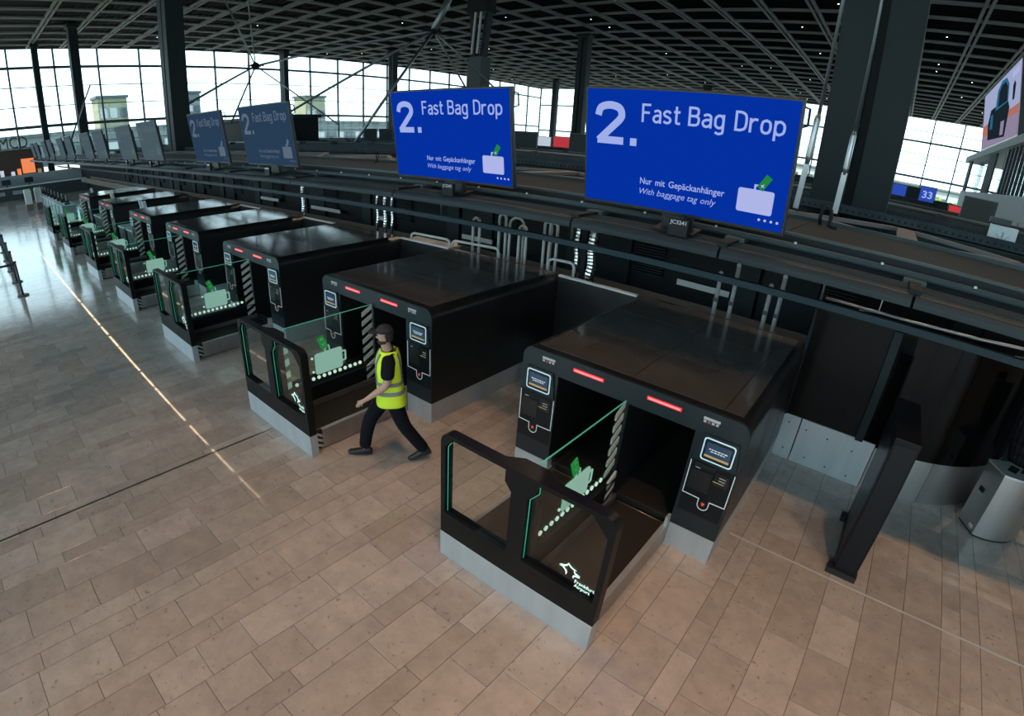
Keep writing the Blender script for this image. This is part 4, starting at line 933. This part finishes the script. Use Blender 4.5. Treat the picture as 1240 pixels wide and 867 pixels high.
island('gantry of the third check-in island from the front', 27, -66, 5.6, 2.85)
island('gantry of the fourth check-in island from the front', 40, -68, 5.6, 2.8)
island('gantry of the farthest check-in island', 58, -70, 5, 2.8)
def small_screen(label, x, y, z, wd, h, m, rz=0., txt=None, leg=.45):
    t = thing('island_screen', label, 'screen', (x, y, z), rz, group='screens on the islands behind')
    MB().box(-wd/2, wd/2, 0, .12, 0, h).build('housing', 'monitor_black', t); MB().box(-wd/2+.04, wd/2-.04, -.01, .0, .04, h-.04).build('display', m, t)
    MB().box(-.08, .08, .12, .2, -leg, h*.5).build('stand', 'monitor_black', t)
    if txt: link('display_text', fit_text(txt, wd*.6, h*.45, bold=.02), 'screen_text', t, (-wd*.3, -.015, h*.25))
AZ = lambda az, y: math.tan(math.radians(az))*y
for az, y, wd, h, z, m, lab in ((-60.4, 27, 1.5, 1.0, 3.05, 'grey_panel', 'grey screen on the island behind, first right of the third monitor'), (-59.0, 27, 1.5, 1.0, 3.05, 'grey_panel', 'grey screen on the island behind, second right of the third monitor'),
        (-52.8, 27, 1.6, 1.0, 3.05, 'grey_panel', 'grey screen on the island behind, left of the second blue monitor'), (-51.2, 27, 1.6, 1.0, 3.05, 'grey_panel', 'grey screen on the island behind, touching the second blue monitor'),
        (-37.0, 27, 2.1, 1.15, 2.98, 'grey_panel', 'dark grey screen in the gap between the two blue monitors'), (-38.6, 40, 1.2, 1.0, 3.0, 'white_screen', 'white and red lit screen right behind the second blue monitor'),
        (-34.8, 40, 1.5, .95, 3.0, 'white_screen', 'small white screen in the gap between the blue monitors'), (-33.0, 40, 1.7, 1.1, 2.95, 'red_screen', 'small red screen in the gap between the blue monitors'),
        (-31.2, 27, 1.3, 1.2, 3.0, 'grey_panel', 'dark screen beside the left edge of the nearest blue monitor')):
    small_screen(lab, AZ(az, y), y, z, wd, h, m)
small_screen('blue hanging sign with white number 33 at right', AZ(2.6, 40), 40, 3.1, 1.0, .95, 'blue_sign', 0, '33')
small_screen('dark hanging sign left of the number 33 sign', AZ(1.35, 40), 40, 3.1, .8, .8, 'grey_panel'); small_screen('small blue hanging sign, leftmost of the three at right', AZ(.15, 40), 40, 3.15, .9, .75, 'blue_sign')
small_screen('large plain grey panel in front of the pale building at right', 2.85, 23, 3.05, 1.15, .85, 'grey_panel', leg=3.05); small_screen('small red screen beside the large grey panel at right', AZ(5.15, 27), 27, 2.95, .55, .5, 'red_screen')
t = thing('vent_unit', 'pale square fan unit on the cable tray at the right edge', 'fan unit', (2.2, 13.2, 3.0), -.1)
MB().box(-.26, .26, -.2, .2, -.15, .42).build('unit_box', 'counter_top', t)
for i in range(8): a = i*PI/4; MB().bar((.05*math.cos(a), -.205, .135+.05*math.sin(a)), (.18*math.cos(a), -.205, .135+.18*math.sin(a)), .03, .01).build('vent_slot', 'counter_grey', t)
MB().box(-.3, .1, -.15, .15, .46, .56).build('unit_lid', 'counter_dark', t)

# ---- pale building with LED wall on the right
t = thing('gallery_building', 'pale concrete gallery building with slatted windows at the right edge', 'building', (6.2, 0, 0))
MB().box(0, 10, 22, 68, 0, 4.5).build('lower_wall', 'concrete', t); MB().box(-.25, 10, 22, 68.5, 7.45, 7.95).build('upper_slab', 'concrete', t); MB().box(.35, 10, 22, 67, 2.6, 4.4).build('band', 'concrete', t)
MB().box(-.03, .02, 30, 33.5, .2, 3.0).build('doorway', 'void', t); MB().box(-.05, .03, 29.6, 30, 0, 3.2).build('door_jamb', 'counter_grey', t); MB().box(-.05, .03, 33.5, 33.9, 0, 3.2).build('door_jamb', 'counter_grey', t)
for y0, y1, n in ((64.8, 67.2, 5), (49, 53, 5), (28, 45, 13)):
    for i in range(n): MB().box(.0, .18, y0+(y1-y0)*i/n, y0+(y1-y0)*i/n+.13, 4.5, 7.45).build('slat', 'counter_dark', t)
for y0, y1 in ((53.2, 64.6), (45.2, 48.8), (22, 45)): MB().box(.6, .64, y0, y1, 4.5, 7.45).build('gallery_glass', 'window_glass', t)
sx0, sx1, sy0, sy1, sz0, sz1 = 6.02, 5.30, 41.0, 57.5, 8.1, 12.45
ls = thing('led_wall', 'big bright LED advertising screen at the upper right edge', 'screen', (0, 0, 0))
def scq(u0, u1, v0, v1, off, name, m, parent):   # u from far (left) to near (right), v from bottom to top
    def pt(u, v, d): return (sx0+(sx1-sx0)*v-d, sy1+(sy0-sy1)*u, sz0+(sz1-sz0)*v)
    return MB().loft([[pt(u0,v0,off), pt(u1,v0,off), pt(u1,v1,off), pt(u0,v1,off)], [pt(u0,v0,off-.02), pt(u1,v0,off-.02), pt(u1,v1,off-.02), pt(u0,v1,off-.02)]], smooth=False).build(name, m, parent)
hs = scq(-.01, 1.02, -.02, 1.02, -.01, 'housing', 'monitor_black', ls)
MB().prism([(sx0, sz0-.1), (sx1, sz1+.1), (sx1+1.1, sz1+.1), (sx0+.6, sz0-.1)], sy0-.3, sy1+.2, 'y').build('cabinet', 'monitor_black', ls)
scr = scq(0, 1, .0, 1, .02, 'display', 'led_sky', ls)
scq(0, 1, .0, .42, .035, 'picture_ground', 'led_ground', scr); scq(0, 1, .0, .22, .045, 'picture_path', 'led_path', scr); scq(.55, 1, .2, .3, .048, 'picture_path', 'led_path', scr)
def sc_poly(pts, off, name, m):
    q = [(sx0+(sx1-sx0)*v-off, sy1+(sy0-sy1)*u, sz0+(sz1-sz0)*v) for u, v in pts]; b = MB(); b.loft([q, [(a+.01, y, z) for a, y, z in q]], smooth=False); return b.build(name, m, scr)
sc_poly([(.22, .12), (.72, .05), (.80, .45), (.74, .62), (.28, .62), (.20, .40)], .06, 'picture_figure', 'led_dark')
sc_poly([(.42, .55), (.76, .55), (.77, .80), (.70, .93), (.58, .95), (.47, .85)], .065, 'picture_head', 'led_blue')
sc_poly([(.50, .58), (.74, .57), (.74, .78), (.68, .88), (.58, .88), (.52, .80)], .07, 'picture_face', 'led_dark')
sc_poly([(.60, .10), (.68, .09), (.70, .30), (.61, .31)], .07, 'picture_leg', 'led_path'); sc_poly([(.28, .28), (.36, .28), (.36, .52), (.29, .52)], .07, 'picture_arm', 'led_blue')
sc_poly([(.86, .52), (.90, .52), (.92, .72), (.89, .78), (.86, .72)], .06, 'picture_tree', 'led_dark')
for i in range(3): sc_poly([(.84+i*.05, .84), (.87+i*.05, .84), (.87+i*.05, .93), (.84+i*.05, .93)], .06, 'picture_mark', 'screen_white')

# ================================================================== LAMPS
def lamp(label, x, y, pw, col, spread, d=.4):
    t = thing('ceiling_lamp', label, 'lamp', (x, y, HZ-.32), group='warm ceiling lamps')
    MB().tube([(0,0,.02), (0,0,.30)], d*.55, 14).build('lamp_can', 'column_web', t); MB().disc((0,0,.01), d*.48, 'z', .015, 16).build('lamp_lens', 'lamp_glow', t)
    l = bpy.data.lights.new('lamp_light', 'AREA'); l.shape = 'DISK'; l.size = d; l.energy = pw; l.color = col; l.spread = math.radians(spread)
    lo = bpy.data.objects.new('lamp_light', l); COL.objects.link(lo); lo.parent = t; lo.location = (0, 0, -.02)
WARM = (1., .56, .28)
lamp('warm ceiling lamp over the floor right of the nearest machine', 5.6, -.6, 190, WARM, 78)
lamp('warm ceiling lamp straight over the nearest machine front', 2.4, -.6, 150, WARM, 78)
lamp('warm ceiling lamp over the floor between the two nearest machines', -3.7, 3.4, 26, WARM, 44, 1.3)
for i in range(5):
    lamp(['first', 'second', 'third', 'fourth', 'fifth'][i]+' lamp from the right in the roof row behind the gantry', 6.4-5.2*i, 16.2, 330, (1., .74, .52), 130)

# ================================================================== PERSON
pr = thing('person', 'person in yellow hi-vis vest and black cap walking past the scales', 'person', (-4.27, 3.44, 0), math.radians(-40))
def skin(name, m, verts, edges, rad, sub=2, root=0):
    me = bpy.data.meshes.new(name); me.from_pydata(verts, edges, []); o = link(name, me, m, pr)
    md = o.modifiers.new('skin', 'SKIN'); md.use_smooth_shade = True; md.branch_smoothing = .5
    sv = me.skin_vertices[0].data
    for i, r in enumerate(rad): sv[i].radius = r if isinstance(r, tuple) else (r, r); sv[i].use_root = (i == root)
    sb = o.modifiers.new('sub', 'SUBSURF'); sb.levels = sub; sb.render_levels = sub
    return o
# forward is -y, his left is +x. left leg behind, left arm forward
V = []; E_ = []; RD = []
def jt(p, r, par=None):
    V.append(p); RD.append(r); i = len(V)-1
    if par is not None: E_.append((par, i))
    return i
pel = jt((0, .0, .93), (.14, .10)); sp = jt((0, -.01, 1.08), (.13, .095), pel); ch = jt((0, -.015, 1.27), (.15, .105), sp); nb = jt((0, -.01, 1.43), (.075, .07), ch)
nk = jt((0, -.035, 1.50), .055, nb); h1 = jt((0, -.055, 1.56), (.066, .075), nk); h2 = jt((0, -.05, 1.63), (.075, .092), h1); h3 = jt((0, -.045, 1.70), (.066, .085), h2)
ns = jt((0, -.150, 1.605), .012, h2)
def arm(sx, el, wr, ax):
    sh_ = jt((sx*.185, -.01, 1.39), .062, ch); e = jt(el, .050, sh_); w_ = jt(wr, .033, e)
    d = (Vector(wr)-Vector(el)).normalized(); pm_ = Vector(wr)+d*.055; side = Vector(ax); p = jt(tuple(pm_), (.036, .024), w_)
    for k, (o_, L) in enumerate(((-.030, .075), (-.010, .085), (.010, .080), (.030, .062))):
        b0 = pm_+side*o_+d*.03; a = jt(tuple(b0), .0095, p); c_ = jt(tuple(b0+d*L*.55+Vector((0, -.012, -.006))), .0088, a); jt(tuple(b0+d*L*.85+Vector((0, -.004, -.034))), .0075, c_)
    th0 = pm_-side*.036-d*.02; a = jt(tuple(th0), .011, p); jt(tuple(th0-side*.02+d*.05+Vector((0, -.02, 0))), .009, a)
arm(1, (.255, -.035, 1.12), (.235, -.245, .965), (.3, .9, .2)); arm(-1, (-.25, .09, 1.13), (-.26, .02, .88), (0, 1, 0))
def leg(sx, hip, kn, an, toe):
    h = jt(hip, .085, pel); k = jt(kn, .056, h); a = jt(an, .036, k); jt(toe, .016, a)
leg(1, (.085, .03, .88), (.09, .13, .50), (.085, .40, .135), (.085, .37, .08)); leg(-1, (-.085, -.03, .88), (-.08, -.27, .50), (-.075, -.36, .10), (-.075, -.38, .05))
skin('body', 'skin', V, E_, RD, 2)
# trousers
tv = [(0, 0, .96), (.085, .02, .87), (.088, .08, .68), (.092, .14, .50), (.09, .27, .31), (.085, .40, .125), (-.085, -.03, .87), (-.083, -.15, .69), (-.08, -.27, .50), (-.077, -.325, .30), (-.075, -.36, .085), (0, -.0, 1.06)]
te = [(0, 1), (1, 2), (2, 3), (3, 4), (4, 5), (0, 6), (6, 7), (7, 8), (8, 9), (9, 10), (0, 11)]
skin('trousers', 'trouser', tv, te, [(.175, .135), .122, .108, .090, .084, .080, .122, .108, .090, .084, .080, (.155, .115)], 2)
# t-shirt with sleeves
sv_ = [(0, 0, 1.0), (0, -.01, 1.15), (0, -.015, 1.30), (0, -.01, 1.41), (0, -.02, 1.46), (.185, -.01, 1.395), (.222, -.022, 1.27), (.243, -.032, 1.17), (-.185, -.01, 1.395), (-.22, .04, 1.27), (-.238, .07, 1.18)]
skin('t_shirt', 'black_cloth', sv_, [(0, 1), (1, 2), (2, 3), (3, 4), (2, 5), (5, 6), (6, 7), (2, 8), (8, 9), (9, 10)], [(.15, .115), (.15, .115), (.165, .12), (.11, .09), (.066, .064), .092, .088, .082, .092, .088, .082], 2)
# hi-vis vest: lofted shell over the torso
def sect(z, a, bf, bb, cy=0., n=28, grow=0.):
    out = []
    for i in range(n):
        t_ = 2*PI*i/n; c, s = math.cos(t_), math.sin(t_)
        q = .72; out.append((math.copysign(abs(c)**q, c)*(a+grow), cy+math.copysign(abs(s)**q, s)*((bb if s > 0 else bf)+grow), z))
    return out
SEC = [(.79, .212, .178, .190, .0), (.88, .205, .170, .178, .0), (.98, .185, .155, .16, -.005), (1.08, .182, .15, .155, -.01), (1.18, .188, .152, .155, -.015), (1.26, .180, .155, .155, -.018), (1.34, .160, .145, .145, -.016), (1.41, .135, .118, .125, -.01), (1.46, .100, .085, .095, -.01)]
vs = MB().loft([sect(*q) for q in SEC], cap=False).build('hi_vis_vest', 'hivis', pr)
sol = vs.modifiers.new('thick', 'SOLIDIFY'); sol.thickness = .008
sb = vs.modifiers.new('sub', 'SUBSURF'); sb.levels = 1; sb.render_levels = 1
def sec_at(z):
    for p, q in zip(SEC[:-1], SEC[1:]):
        if p[0] <= z <= q[0]:
            f = (z-p[0])/(q[0]-p[0]); return [p[i]+(q[i]-p[i])*f for i in range(5)]
def band(z0, z1): MB().loft([sect(*sec_at(z), grow=.0055) for z in (z0, (z0+z1)/2, z1)], cap=False).build('reflective_band', 'reflective', vs)
band(.945, .995); band(1.06, 1.11)
for s in (1, -1):   # shoulder bands, front and back
    for fb_ in (-1, 1):
        P_ = []
        for z in (1.11, 1.18, 1.25, 1.32, 1.38, 1.43):
            a, bf, bb_, cy = sec_at(z)[1:]
            x = s*(.105 if z < 1.3 else .105-(z-1.3)*.16); depth = (bb_ if fb_ > 0 else bf)
            yy = cy+fb_*(depth*(max(0., 1-(abs(x)/a)**2.78))**(.36)+.009); P_.append((x, yy, z))
        b = MB(); wv = .025
        for p, q in zip(P_[:-1], P_[1:]): b.quad((p[0]-wv, p[1]-.001*fb_*0, p[2]), (p[0]+wv, p[1]-fb_*.012, p[2]), (q[0]+wv, q[1]-fb_*.012, q[2]), (q[0]-wv, q[1], q[2]))
        o = b.build('reflective_strap', 'reflective', vs); sm = o.modifiers.new('t', 'SOLIDIFY'); sm.thickness = .006; sm.offset = 0
# cap, hair, beard, ears
b = MB(); rings = []
for i in range(7):
    ph = i*PI/2/6*.97; rr = math.cos(ph); rings.append([(.084*rr*math.cos(a), -.045+.102*rr*math.sin(a), 1.662+.092*math.sin(ph)) for a in [q*2*PI/18 for q in range(18)]])
b.loft(rings); cp = b.build('cap', 'cap', pr)
pts = []
for i in range(11): a = PI+i*PI/10; pts.append((.074*math.cos(a), -.120+.112*math.sin(a)))
MB().loft([[(x, y, 1.680+(-.24)*(abs(y+.120))*.5) for x, y in pts], [(x, y, 1.670-.24*abs(y+.120)*.5) for x, y in pts]], smooth=False).build('cap_brim', 'cap', cp)
rings = []
for z, s, yf in ((1.560, .060, .0), (1.60, .072, .0), (1.66, .078, .0)): rings.append([(s*math.cos(a), -.040+.088*math.sin(a), z) for a in [PI*q/10 for q in range(11)]])
b = MB(); n = 11
for i in range(2):
    for q in range(10): b.quad(rings[i][q], rings[i][q+1], rings[i+1][q+1], rings[i+1][q])
o = b.build('hair', 'hair', pr); o.modifiers.new('t', 'SOLIDIFY').thickness = .012
rings = []
for z, s, dpt in ((1.515, .034, .050), (1.530, .050, .070), (1.550, .059, .079), (1.566, .064, .072)): rings.append([(s*math.cos(a), -.055+dpt*math.sin(a), z) for a in [PI+PI*(q-1)/10 for q in range(13)]])
b = MB()
for i in range(3):
    for q in range(12): b.quad(rings[i][q], rings[i][q+1], rings[i+1][q+1], rings[i+1][q])
o = b.build('beard', 'hair', pr); o.modifiers.new('t', 'SOLIDIFY').thickness = .012
for s in (1, -1):
    MB().loft([[(s*.074+s*.010*k, -.045+.020*math.cos(a)*(1-.3*k), 1.605+.030*math.sin(a)*(1-.2*k)) for a in [q*2*PI/10 for q in range(10)]] for k in (0, 1, 1.6)]).build('ear', 'skin', pr)
    MB().disc((s*.030, -.137, 1.637), .011, 'y', .01, 10).build('eye', 'hair', pr)
# shoes
def shoe(x, y, z, pitch):
    s = thing('shoe_root', '', ''); 
    bpy.data.objects.remove(s)
    rg = []
    for (py, wv, h0, h1) in ((.09, .030, .0, .085), (.06, .038, .0, .105), (.0, .041, .0, .100), (-.06, .046, .0, .078), (-.13, .048, .0, .058), (-.185, .040, .004, .045), (-.21, .020, .012, .032)):
        rg.append([(wv*math.cos(a)*(1 if math.sin(a) < 0 else .82), py, (h0+h1)/2+(h1-h0)/2*math.sin(a)) for a in [q*2*PI/14 for q in range(14)]])
    o = MB().loft(rg).build('shoe', 'shoe', pr, (x, y, z)); o.rotation_euler = (pitch, 0, 0)
    MB().prism([(-.032, .092), (-.044, .0), (-.050, -.12), (-.040, -.19), (0, -.215), (.040, -.19), (.050, -.12), (.044, .0), (.032, .092)], -.004, .016, 'z').build('sole', 'sole', o)
shoe(-.075, -.36, .012, -.10); shoe(.085, .385, .072, .36)
MB().box(.155, .175, -.02, .07, .80, .835).build('pocket_patch', 'white_paint', pr)
